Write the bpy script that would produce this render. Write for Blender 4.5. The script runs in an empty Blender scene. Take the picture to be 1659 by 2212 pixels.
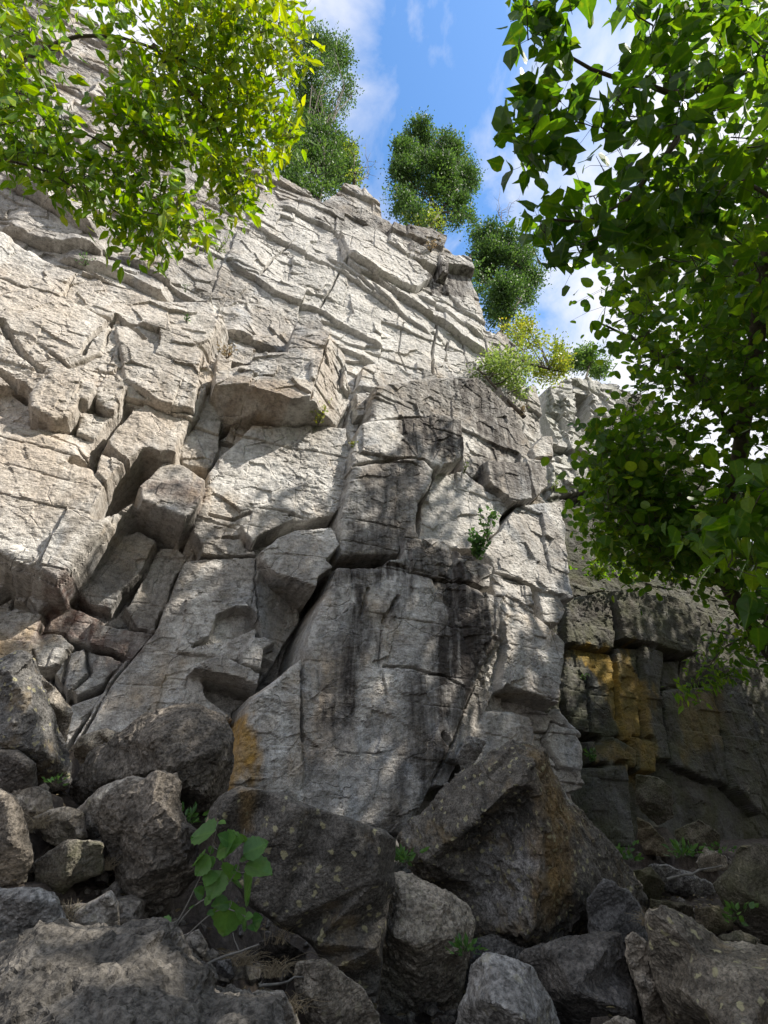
import bpy, bmesh, math, random
import numpy as np
from mathutils import Vector, Matrix
R = math.radians
scene = bpy.context.scene
COL = scene.collection

# ---------------------------------------------------------------- camera
EYE = np.array((0.0, 0.0, 1.6))
PITCH = 35.0
cam_d = bpy.data.cameras.new('camera'); cam = bpy.data.objects.new('camera', cam_d); COL.objects.link(cam)
cam_d.sensor_fit = 'VERTICAL'; cam_d.angle = R(90); cam_d.clip_start = 0.05; cam_d.clip_end = 2000
cam.location = EYE; cam.rotation_euler = (R(90 + PITCH), 0, 0)
scene.camera = cam

# ---------------------------------------------------------------- sun, sky, exposure
SUN_AZ, SUN_EL = 110.0, 46.0            # azimuth clockwise from +Y
sd = np.array((math.sin(R(SUN_AZ)) * math.cos(R(SUN_EL)), math.cos(R(SUN_AZ)) * math.cos(R(SUN_EL)), math.sin(R(SUN_EL))))
sun_d = bpy.data.lights.new('sun', 'SUN'); sun = bpy.data.objects.new('sun', sun_d); COL.objects.link(sun)
sun_d.energy = 4.3; sun_d.angle = R(0.5); sun_d.color = (1.0, 0.93, 0.83)
sun.rotation_euler = Vector(sd).to_track_quat('Z', 'Y').to_euler()
world = bpy.data.worlds.new('World'); scene.world = world; world.use_nodes = True
scene.view_settings.view_transform = 'Standard'; scene.view_settings.look = 'None'
scene.view_settings.exposure = 1.0; scene.view_settings.gamma = 1

def build_world():
    nt = world.node_tree; N = nt.nodes; L = nt.links; N.clear()
    out = N.new('ShaderNodeOutputWorld'); bg = N.new('ShaderNodeBackground')
    sky = N.new('ShaderNodeTexSky'); sky.sky_type = 'NISHITA'; sky.sun_disc = False
    sky.sun_elevation = R(SUN_EL); sky.sun_rotation = R(SUN_AZ); sky.air_density = 1.2; sky.dust_density = 0.6; sky.ozone_density = 2.0
    tc = N.new('ShaderNodeTexCoord')
    sep = N.new('ShaderNodeSeparateXYZ'); L.new(tc.outputs['Generated'], sep.inputs[0])
    # flat cloud layer: direction / height
    zz = N.new('ShaderNodeMath'); zz.operation = 'ADD'; zz.inputs[1].default_value = 0.25; L.new(sep.outputs[2], zz.inputs[0])
    dv = N.new('ShaderNodeVectorMath'); dv.operation = 'DIVIDE'
    cb = N.new('ShaderNodeCombineXYZ'); [L.new(zz.outputs[0], cb.inputs[i]) for i in range(3)]
    L.new(tc.outputs['Generated'], dv.inputs[0]); L.new(cb.outputs[0], dv.inputs[1])
    mp = N.new('ShaderNodeMapping'); mp.inputs['Location'].default_value = (1.1, .5, 0); mp.inputs['Rotation'].default_value = (0, 0, R(28)); mp.inputs['Scale'].default_value = (1.7, 1.3, 1.0)
    L.new(dv.outputs[0], mp.inputs[0])
    n1 = N.new('ShaderNodeTexNoise'); n1.inputs['Scale'].default_value = 4.2; n1.inputs['Detail'].default_value = 9; n1.inputs['Roughness'].default_value = 0.58; n1.inputs['Distortion'].default_value = 0.35
    L.new(mp.outputs[0], n1.inputs['Vector'])
    # cloud cover rises to the east and thins towards the blue gap
    gx = N.new('ShaderNodeVectorMath'); gx.operation = 'DOT_PRODUCT'; gx.inputs[1].default_value = (1, 0, 0); L.new(dv.outputs[0], gx.inputs[0])
    ab = N.new('ShaderNodeMath'); ab.operation = 'SUBTRACT'; ab.inputs[1].default_value = 0.10; L.new(gx.outputs['Value'], ab.inputs[0])
    ab2 = N.new('ShaderNodeMath'); ab2.operation = 'ABSOLUTE'; L.new(ab.outputs[0], ab2.inputs[0])
    k = N.new('ShaderNodeMath'); k.operation = 'MULTIPLY_ADD'; k.inputs[1].default_value = 1.15; L.new(ab2.outputs[0], k.inputs[0]); L.new(n1.outputs[0], k.inputs[2])
    rp = N.new('ShaderNodeValToRGB'); rp.color_ramp.elements[0].position = 0.49; rp.color_ramp.elements[1].position = 0.84
    rp.color_ramp.elements[0].color = (0, 0, 0, 1); rp.color_ramp.elements[1].color = (1, 1, 1, 1)
    L.new(k.outputs[0], rp.inputs[0])
    hs = N.new('ShaderNodeHueSaturation'); hs.inputs['Saturation'].default_value = 1.22; hs.inputs['Value'].default_value = 1.0; L.new(sky.outputs[0], hs.inputs['Color'])
    mx = N.new('ShaderNodeMix'); mx.data_type = 'RGBA'
    L.new(rp.outputs[0], mx.inputs[0]); L.new(hs.outputs[0], mx.inputs[6]); mx.inputs[7].default_value = (3.5, 3.55, 3.8, 1)
    L.new(mx.outputs[2], bg.inputs[0]); bg.inputs[1].default_value = 0.15
    L.new(bg.outputs[0], out.inputs[0])
build_world()

# ---------------------------------------------------------------- picture <-> place helpers
# points read off the photograph are given in a 1659 x 2212 raster of it
FOC = 1106.0
cp, sp = math.cos(R(PITCH)), math.sin(R(PITCH))
FWD = np.array((0, cp, sp)); UP = np.array((0, -sp, cp)); RT = np.array((1.0, 0, 0))
def ray(x, y):
    return RT * (x - 829.5) + UP * (1106 - y) + FWD * FOC
def at(x, y, D):                       # point at depth D in front of the camera
    return EYE + ray(x, y) * (D / FOC)
WU = np.array((0.914, 0.406, 0)); WN = np.array((0.406, -0.914, 0))      # along the cliff, and out of the cliff
def on_wall(x, y, h, D):               # (s, z) where the line of sight meets the cliff plane moved out by h
    d = ray(x, y); t = (h - D) / d.dot(WN); p = d * t
    return p.dot(WU), p[2]
def wall_pt(s, z, h, D):
    return EYE + WU * s + np.array((0, 0, z)) + WN * (h - D)

# ---------------------------------------------------------------- numpy noise
def hsh(ix, iy, iz, seed):
    h = (ix.astype(np.int64) * 374761393 + iy.astype(np.int64) * 668265263 + iz.astype(np.int64) * 2147483647 + seed * 974634777) & 0xFFFFFFFF
    h = ((h ^ (h >> 13)) * 1274126177) & 0xFFFFFFFF
    h = ((h ^ (h >> 16)) * 2246822519) & 0xFFFFFFFF
    return ((h ^ (h >> 15)) & 0xFFFFFF) / float(0xFFFFFF)
def vn(x, y, z=None, seed=0):
    if z is None:
        xi = np.floor(x); yi = np.floor(y); fx = x - xi; fy = y - yi
        fx = fx * fx * fx * (fx * (fx * 6 - 15) + 10); fy = fy * fy * fy * (fy * (fy * 6 - 15) + 10)
        xi = xi.astype(np.int64); yi = yi.astype(np.int64); o = np.zeros_like(xi)
        a = hsh(xi, yi, o, seed); b = hsh(xi + 1, yi, o, seed); c = hsh(xi, yi + 1, o, seed); d = hsh(xi + 1, yi + 1, o, seed)
        return 2 * ((a + (b - a) * fx) * (1 - fy) + (c + (d - c) * fx) * fy) - 1
    zi = np.floor(z); fz = z - zi; fz = fz * fz * (3 - 2 * fz); zi = zi.astype(np.int64)
    xi = np.floor(x); yi = np.floor(y); fx = x - xi; fy = y - yi
    fx = fx * fx * (3 - 2 * fx); fy = fy * fy * (3 - 2 * fy)
    xi = xi.astype(np.int64); yi = yi.astype(np.int64)
    def pl(k):
        a = hsh(xi, yi, zi + k, seed); b = hsh(xi + 1, yi, zi + k, seed); c = hsh(xi, yi + 1, zi + k, seed); d = hsh(xi + 1, yi + 1, zi + k, seed)
        return (a + (b - a) * fx) * (1 - fy) + (c + (d - c) * fx) * fy
    p0 = pl(0); p1 = pl(1)
    return 2 * (p0 + (p1 - p0) * fz) - 1
def fbm(x, y, z=None, o=4, seed=0, g=0.5):
    r = 0; a = 1; s = 0
    for i in range(o):
        r = r + a * vn(x, y, z, seed + i * 17); s += a; a *= g
        x = x * 2.03 + 5.1; y = y * 2.03 + 1.7
        if z is not None: z = z * 2.03 + 3.3
    return r / s
def chips2(x, y, seed, jit=0.9):       # planar chips: each cell a tilted facet; also returns the distance to the cell border
    xi = np.floor(x).astype(np.int64); yi = np.floor(y).astype(np.int64); o = np.zeros_like(xi)
    b1 = np.full(x.shape, 9.0); b2 = np.full(x.shape, 9.0); val = np.zeros(x.shape); cid = np.zeros(x.shape)
    for dx in (-1, 0, 1):
        for dy in (-1, 0, 1):
            cx = xi + dx; cy = yi + dy
            px = cx + .5 + jit * (hsh(cx, cy, o, seed) - .5); py = cy + .5 + jit * (hsh(cx, cy, o, seed + 1) - .5)
            d = np.hypot(x - px, y - py)
            v = (x - px) * (hsh(cx, cy, o, seed + 2) * 2 - 1) + (y - py) * (hsh(cx, cy, o, seed + 3) * 2 - 1)
            n = d < b1
            b2 = np.where(n, b1, np.minimum(b2, d)); val = np.where(n, v, val); cid = np.where(n, hsh(cx, cy, o, seed + 4), cid)
            b1 = np.where(n, d, b1)
    return val, b2 - b1, cid
def chips3(p, sc, seed):
    q = p * sc; i = np.floor(q).astype(np.int64); b = np.full(len(q), 9.0); val = np.zeros(len(q))
    for dx in (-1, 0, 1):
        for dy in (-1, 0, 1):
            for dz in (-1, 0, 1):
                c = i + (dx, dy, dz)
                f = [hsh(c[:, 0], c[:, 1], c[:, 2], seed + k) for k in range(6)]
                e = q - (c + np.stack(f[:3], 1))
                d = (e ** 2).sum(1); n = d < b
                v = (e * (np.stack(f[3:], 1) * 2 - 1)).sum(1)
                val = np.where(n, v, val); b = np.where(n, d, b)
    return val / sc, np.sqrt(b)
def sstep(a, b, x):
    t = np.clip((x - a) / (b - a), 0, 1); return t * t * (3 - 2 * t)
def poly_sd(P, X, Y):                  # signed distance to polygon, inside positive
    P = np.asarray(P, float); n = len(P); ins = np.zeros(X.shape, bool); d = np.full(X.shape, 1e9)
    for i in range(n):
        x0, y0 = P[i]; x1, y1 = P[(i + 1) % n]
        c = ((y0 > Y) != (y1 > Y)) & (X < (x1 - x0) * (Y - y0) / ((y1 - y0) if y1 != y0 else 1e-9) + x0)
        ins ^= c
        ex, ey = x1 - x0, y1 - y0; L = ex * ex + ey * ey + 1e-12
        t = np.clip(((X - x0) * ex + (Y - y0) * ey) / L, 0, 1)
        d = np.minimum(d, np.hypot(X - x0 - t * ex, Y - y0 - t * ey))
    return np.where(ins, d, -d)
def line_d(P, X, Y):
    d = np.full(X.shape, 1e9)
    for (x0, y0), (x1, y1) in zip(P[:-1], P[1:]):
        ex, ey = x1 - x0, y1 - y0; L = ex * ex + ey * ey + 1e-12
        t = np.clip(((X - x0) * ex + (Y - y0) * ey) / L, 0, 1)
        d = np.minimum(d, np.hypot(X - x0 - t * ex, Y - y0 - t * ey))
    return d

# ---------------------------------------------------------------- object helpers
def tag(o, label=None, cat=None, group=None, kind=None):
    if label: o['label'] = label
    if cat: o['category'] = cat
    if group: o['group'] = group
    if kind: o['kind'] = kind
    return o
def mesh_np(name, V, Fq=None, Ft=None, mat=None, parent=None, smooth=False, attrs=None):
    me = bpy.data.meshes.new(name)
    V = np.asarray(V, np.float32); me.vertices.add(len(V)); me.vertices.foreach_set('co', V.ravel())
    loops = []; st = []; tot = []; k = 0
    for F in (Fq, Ft):
        if F is None or len(F) == 0: continue
        F = np.asarray(F, np.int32); w = F.shape[1]
        loops.append(F.ravel()); st.append(k + np.arange(len(F)) * w); tot.append(np.full(len(F), w)); k += F.size
    loops = np.concatenate(loops); st = np.concatenate(st); tot = np.concatenate(tot)
    me.loops.add(len(loops)); me.loops.foreach_set('vertex_index', loops.astype(np.int32))
    me.polygons.add(len(st)); me.polygons.foreach_set('loop_start', st.astype(np.int32)); me.polygons.foreach_set('loop_total', tot.astype(np.int32))
    me.polygons.foreach_set('use_smooth', np.full(len(st), smooth))
    me.update(calc_edges=True)
    for an, av in (attrs or {}).items():
        a = me.attributes.new(an, 'FLOAT', 'POINT'); a.data.foreach_set('value', np.asarray(av, np.float32).ravel())
    if mat: me.materials.append(mat)
    o = bpy.data.objects.new(name, me); COL.objects.link(o)
    if parent: o.parent = parent
    return o
def empty(name, loc):
    o = bpy.data.objects.new(name, None); COL.objects.link(o); o.location = loc; o.empty_display_size = .2
    return o
def localise(o, root):                 # geometry was written in world coordinates
    o.parent = root; o.matrix_parent_inverse = Matrix.Translation(-Vector(root.location))

# ---------------------------------------------------------------- materials
class NB:
    def __init__(s, name):
        s.m = bpy.data.materials.new(name); s.m.use_nodes = True; s.t = s.m.node_tree; s.t.nodes.clear()
    def n(s, typ, **kw):
        x = s.t.nodes.new(typ)
        for k, v in kw.items():
            if k.startswith('i_'): x.inputs[k[2:].replace('_', ' ')].default_value = v
            else: setattr(x, k, v)
        return x
    def l(s, a, b): s.t.links.new(a, b)
    def noise(s, vec, scale, detail=6, rough=.6, dist=0.0):
        x = s.n('ShaderNodeTexNoise'); x.inputs['Scale'].default_value = scale; x.inputs['Detail'].default_value = detail
        x.inputs['Roughness'].default_value = rough; x.inputs['Distortion'].default_value = dist
        if vec is not None: s.l(vec, x.inputs['Vector'])
        return x.outputs[0]
    def ramp(s, fac, stops):
        x = s.n('ShaderNodeValToRGB'); e = x.color_ramp.elements
        while len(e) < len(stops): e.new(.5)
        for q, (p, c) in zip(e, stops):
            q.position = p; q.color = (c if len(c) == 4 else (*c, 1)) if isinstance(c, tuple) else (c, c, c, 1)
        s.l(fac, x.inputs[0]); return x.outputs[0]
    def mix(s, fac, a, b, mode='MIX'):
        x = s.n('ShaderNodeMix', data_type='RGBA', blend_type=mode)
        for sock, v in ((x.inputs[0], fac), (x.inputs[6], a), (x.inputs[7], b)):
            if isinstance(v, bpy.types.NodeSocket): s.l(v, sock)
            elif isinstance(v, tuple): sock.default_value = (*v, 1)
            else: sock.default_value = v
        return x.outputs[2]
    def math(s, op, a, b=None, clamp=False):
        x = s.n('ShaderNodeMath', operation=op, use_clamp=clamp)
        for i, v in enumerate((a, b)):
            if v is None: continue
            if isinstance(v, bpy.types.NodeSocket): s.l(v, x.inputs[i])
            else: x.inputs[i].default_value = v
        return x.outputs[0]
    def mapping(s, vec, scale=(1, 1, 1), rot=(0, 0, 0)):
        x = s.n('ShaderNodeMapping'); x.inputs['Scale'].default_value = scale; x.inputs['Rotation'].default_value = rot
        s.l(vec, x.inputs[0]); return x.outputs[0]
    def attr(s, name): return s.n('ShaderNodeAttribute', attribute_name=name).outputs['Fac']
    def bump(s, h, strength, dist, normal=None):
        x = s.n('ShaderNodeBump'); x.inputs['Strength'].default_value = strength; x.inputs['Distance'].default_value = dist
        s.l(h, x.inputs['Height'])
        if normal is not None: s.l(normal, x.inputs['Normal'])
        return x.outputs[0]

def rock_mat(name, pal, dark=(.060, .052, .046), cliff=False, lichen=0.0, ochre=(.36, .21, .05), spec=.25, grain=1.0, moss=0.0):
    b = NB(name); pos = b.n('ShaderNodeNewGeometry').outputs['Position']
    big = b.noise(pos, .9, 4, .6, .4); mid = b.noise(pos, 4.5, 6, .66, .3); fine = b.noise(pos, 34, 1, .7)
    col = b.ramp(mid, [(.28, pal[0]), (.47, pal[1]), (.60, pal[2]), (.74, pal[3])])
    col = b.mix(b.ramp(big, [(.38, 0.0), (.66, .65)]), col, pal[4])
    if cliff:
        # bedding: thin near-horizontal bands of slightly different tone, and vertical run-off streaks
        st = b.noise(b.mapping(pos, (.8, .8, 5.0), (R(2), R(3), 0)), 1.6, 6, .68, .5)
        col = b.mix(b.ramp(st, [(.33, .50), (.50, 0.0)]), col, (.19 * pal[2][0] / .43, .18 * pal[2][0] / .43, .17 * pal[2][0] / .43))
        run = b.noise(b.mapping(pos, (4.5, 4.5, .40)), 1.6, 5, .66, .35)
        wash = b.noise(b.mapping(pos, (1.0, 1.0, .55)), 1.3, 6, .66, .6)
        g_ = pal[2][0] / .43
        tone = b.noise(pos, .75, 5, .62, 1.0)
        col = b.mix(b.ramp(tone, [(.54, 0.0), (.66, .6)]), col, (.44 * g_, .365 * g_, .275 * g_))
        col = b.mix(b.ramp(tone, [(.34, .75), (.46, 0.0)]), col, (.33 * g_, .345 * g_, .36 * g_))
        col = b.mix(b.ramp(wash, [(.48, 0.0), (.62, .8)]), col, (.60 * g_, .585 * g_, .55 * g_))
        col = b.mix(b.ramp(wash, [(.30, .70), (.44, 0.0)]), col, (.235 * g_, .225 * g_, .215 * g_))
        da = b.attr('dark')
        dm = b.math('MULTIPLY', b.math('MULTIPLY', da, 1.5), b.ramp(run, [(.38, 1.0), (.64, .40)]))
        dm = b.math('MULTIPLY', dm, b.ramp(mid, [(.35, 1.0), (.75, .75)]), True)
        oc = b.math('MULTIPLY', b.attr('ochre'), b.ramp(mid, [(.30, .5), (.6, 1.0)]), True)
        col = b.mix(oc, col, ochre)
        col = b.mix(b.math('MULTIPLY', b.attr('pink'), b.ramp(wash, [(.3, 1.0), (.65, .4)]), True), col, (.49, .42, .345))
        col = b.mix(b.math('MULTIPLY', b.attr('pale'), b.ramp(run, [(.3, 1.0), (.7, .6)]), True), col, (.56, .55, .52))
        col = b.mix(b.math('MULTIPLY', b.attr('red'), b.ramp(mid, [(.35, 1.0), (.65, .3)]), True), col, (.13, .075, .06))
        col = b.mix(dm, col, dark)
    else:
        rn = b.n('ShaderNodeObjectInfo').outputs['Random']
        col = b.mix(1.0, col, b.ramp(rn, [(0.0, (.78, .76, .74)), (.3, (1.12, 1.04, .93)), (.6, (.92, .95, 1.0)), (.8, (1.3, 1.2, 1.04)), (1.0, (.85, .80, .74))]), 'MULTIPLY')
        bed = b.noise(b.mapping(pos, (1.2, 1.2, 7.0), (R(35), R(-20), 0)), 2.2, 5, .65, .6)
        col = b.mix(.7, col, b.ramp(bed, [(.35, .62), (.5, 1.0), (.65, 1.25)]), 'MULTIPLY')
        col = b.mix(b.math('MULTIPLY', b.attr('ochre'), b.ramp(mid, [(.30, .5), (.6, 1.0)]), True), col, (.27, .165, .045))
        col = b.mix(b.math('MULTIPLY', b.attr('pale'), b.ramp(mid, [(.35, .1), (.6, 1.0)]), True), col, (.36, .35, .34))
        col = b.mix(b.math('MULTIPLY', b.attr('dark'), b.ramp(mid, [(.35, 1.0), (.7, .5)]), True), col, (.04, .04, .038))
    speck = b.ramp(b.noise(pos, (60 if cliff else 62) * grain, 3, .75), [(.36, .38 if not cliff else .5), (.5, 1.0), (.64, 1.55 if not cliff else 1.25)])
    col = b.mix(.9 if not cliff else .7, col, speck, 'MULTIPLY')
    blot = b.ramp(b.noise(pos, 13, 4, .72), [(.33, .50), (.5, 1.0), (.7, 1.18)])
    col = b.mix(.85, col, blot, 'MULTIPLY')
    if lichen:
        vo = b.n('ShaderNodeTexVoronoi'); vo.inputs['Scale'].default_value = 15; vo.inputs['Randomness'].default_value = 1
        wp = b.n('ShaderNodeVectorMath', operation='ADD'); b.l(pos, wp.inputs[0])
        nz = b.n('ShaderNodeTexNoise'); nz.inputs['Scale'].default_value = 22; b.l(pos, nz.inputs['Vector'])
        sc_ = b.n('ShaderNodeVectorMath', operation='SCALE'); sc_.inputs['Scale'].default_value = .06; b.l(nz.outputs['Color'], sc_.inputs[0])
        b.l(sc_.outputs[0], wp.inputs[1]); b.l(wp.outputs[0], vo.inputs['Vector'])
        spot = b.ramp(vo.outputs['Distance'], [(.24, 1.0), (.33, 0.0)])
        rnd = b.ramp(vo.outputs['Color'], [(.50, 0.0), (.56, 1.0)])
        lm = b.math('MULTIPLY', b.math('MULTIPLY', spot, rnd), lichen)
        col = b.mix(lm, col, (.33, .31, .19))
        big2 = b.ramp(b.noise(pos, 3.2, 6, .6), [(.56, 0.0), (.68, 1.0)])
        col = b.mix(b.math('MULTIPLY', big2, lichen * .6), col, (.24, .18, .10))
    if moss:
        big3 = b.ramp(b.noise(pos, 1.7, 6, .65), [(.42, 0.0), (.62, 1.0)])
        col = b.mix(b.math('MULTIPLY', big3, moss), col, (.085, .095, .035))
    p = b.n('ShaderNodeBsdfPrincipled'); b.l(col, p.inputs['Base Color'])
    b.l(b.ramp(fine, [(.3, .75), (.7, .95)]), p.inputs['Roughness']); p.inputs['Specular IOR Level'].default_value = spec
    nb = b.bump(b.noise(pos, 7, 6, .68, .3), .55, .05)
    nb = b.bump(b.noise(pos, 40 * grain, 3, .72), .75, .015, nb)
    if cliff: nb = b.bump(b.noise(b.mapping(pos, (1, 1, 2.6)), 5, 5, .7, .4), .45, .04, nb)
    if cliff:
        wv = b.n('ShaderNodeVectorMath', operation='SCALE'); wv.inputs['Scale'].default_value = .22
        nz = b.n('ShaderNodeTexNoise'); nz.inputs['Scale'].default_value = 3.0; nz.inputs['Detail'].default_value = 3; b.l(pos, nz.inputs['Vector']); b.l(nz.outputs['Color'], wv.inputs[0])
        ad = b.n('ShaderNodeVectorMath', operation='ADD'); b.l(pos, ad.inputs[0]); b.l(wv.outputs[0], ad.inputs[1])
        for sc, th_, st_ in ((1.1, .016, .6), (2.6, .024, .25)):
            vo = b.n('ShaderNodeTexVoronoi', feature='DISTANCE_TO_EDGE'); vo.inputs['Scale'].default_value = sc
            b.l(b.mapping(ad.outputs[0], (1, 1, 1.9), (R(6), R(-5), 0)), vo.inputs['Vector'])
            ck = b.ramp(vo.outputs['Distance'], [(0.0, 0.0), (th_, 1.0)])
            gt = b.ramp(b.noise(pos, 1.1 * sc, 3, .5), [(.48, 0.0), (.56, 1.0)])
            hh = b.math('MAXIMUM', ck, b.math('SUBTRACT', 1.0, gt))
            nb = b.bump(hh, st_, .06, nb)
    b.l(nb, p.inputs['Normal'])
    o = b.n('ShaderNodeOutputMaterial'); b.l(p.outputs[0], o.inputs[0])
    return b.m

def leaf_mat(name, c0, c1, c2, transl=.5, rough=.42):
    b = NB(name); t = b.attr('tint')
    col = b.ramp(t, [(0.0, c0), (.5, c1), (1.0, c2)])
    pos = b.n('ShaderNodeNewGeometry').outputs['Position']
    col = b.mix(b.ramp(b.attr('rib'), [(.80, 0.0), (.97, .35)]), col, c2)
    col = b.mix(b.ramp(b.noise(pos, 9, 3, .6), [(.60, 0.0), (.72, .5)]), col, (c2[0] * 1.3, c2[1] * .9, c2[2]))
    col = b.mix(.6, col, b.ramp(b.noise(pos, 60, 2, .5), [(.3, .75), (.7, 1.15)]), 'MULTIPLY')
    p = b.n('ShaderNodeBsdfPrincipled'); b.l(col, p.inputs['Base Color']); p.inputs['Roughness'].default_value = rough; p.inputs['Specular IOR Level'].default_value = .35
    tr = b.n('ShaderNodeBsdfTranslucent'); hs = b.n('ShaderNodeHueSaturation'); hs.inputs['Hue'].default_value = .485; hs.inputs['Saturation'].default_value = 1.1; hs.inputs['Value'].default_value = 2.0
    b.l(col, hs.inputs['Color']); b.l(hs.outputs[0], tr.inputs[0])
    m = b.n('ShaderNodeMixShader'); m.inputs[0].default_value = transl
    b.l(p.outputs[0], m.inputs[1]); b.l(tr.outputs[0], m.inputs[2])
    o = b.n('ShaderNodeOutputMaterial'); b.l(m.outputs[0], o.inputs[0])
    return b.m
def simple_mat(name, c0, c1, scale=12, rough=.85):
    b = NB(name); pos = b.n('ShaderNodeNewGeometry').outputs['Position']
    col = b.ramp(b.noise(pos, scale, 6, .65), [(.3, c0), (.7, c1)])
    p = b.n('ShaderNodeBsdfPrincipled'); b.l(col, p.inputs['Base Color']); p.inputs['Roughness'].default_value = rough
    b.l(b.bump(b.noise(pos, scale * 3, 6, .7), .5, .01), p.inputs['Normal'])
    o = b.n('ShaderNodeOutputMaterial'); b.l(p.outputs[0], o.inputs[0]); return b.m

M = {}
M['cliff'] = rock_mat('limestone cliff', [(.20, .185, .165), (.33, .31, .28), (.43, .405, .37), (.54, .51, .47), (.39, .365, .335)], cliff=True)
M['back'] = rock_mat('shade darkened mossy limestone', [(.038, .036, .027), (.064, .061, .047), (.09, .086, .067), (.128, .123, .098), (.062, .062, .045)], cliff=True, moss=.35, ochre=(.27, .175, .03))  # mossy, with the palette also darkened to paint in the tree shade
M['dark_rock'] = rock_mat('dark dolostone', [(.045, .042, .04), (.10, .095, .09), (.165, .156, .148), (.36, .34, .32), (.12, .113, .106)], grain=.7)
M['slab_rock'] = rock_mat('lichened slab', [(.07, .067, .062), (.12, .114, .106), (.175, .168, .155), (.28, .27, .25), (.135, .128, .116)], lichen=.9)
M['grey_rock'] = rock_mat('grey rock', [(.09, .084, .076), (.19, .178, .162), (.30, .285, .26), (.48, .46, .43), (.22, .207, .188)], grain=.6, lichen=.25)
M['corner_rock'] = rock_mat('corner rock', [(.04, .037, .033), (.085, .079, .07), (.15, .14, .125), (.24, .225, .20), (.10, .093, .083)], grain=.8)
M['brown_rock'] = rock_mat('brown rock', [(.065, .056, .044), (.12, .105, .084), (.19, .168, .135), (.26, .235, .19), (.115, .108, .082)], moss=.5)
M['pale_rock'] = rock_mat('pale rock', [(.20, .185, .16), (.30, .28, .25), (.40, .375, .335), (.48, .46, .42), (.30, .28, .25)])
M['leaf_sun'] = leaf_mat('sunlit broad leaf', (.045, .12, .012), (.11, .22, .018), (.25, .31, .03), .5)
M['leaf_big'] = leaf_mat('broad green leaf', (.026, .075, .010), (.068, .155, .016), (.17, .27, .028), .55, .36)
M['leaf_mid'] = leaf_mat('mid green leaf', (.033, .09, .013), (.08, .175, .02), (.19, .27, .032), .55)
M['cedar'] = leaf_mat('cedar foliage', (.02, .052, .016), (.05, .11, .026), (.11, .20, .04), .35, .55)
M['shrub'] = leaf_mat('light shrub leaf', (.07, .13, .03), (.13, .21, .05), (.22, .28, .07), .45)
M['autumn'] = leaf_mat('yellowing leaf', (.09, .17, .03), (.19, .25, .035), (.36, .30, .05), .45)
M['grass'] = leaf_mat('dry grass', (.10, .09, .04), (.22, .18, .10), (.34, .28, .17), .3)
M['plant'] = leaf_mat('plant leaf', (.035, .10, .028), (.06, .145, .035), (.10, .21, .04), .35, .4)
M['bark'] = simple_mat('bark', (.035, .028, .02), (.13, .105, .075), 18)
M['bark_grey'] = simple_mat('grey bark', (.10, .095, .085), (.28, .265, .24), 18)
M['twig'] = simple_mat('twig', (.03, .025, .018), (.085, .07, .05), 30)


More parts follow.
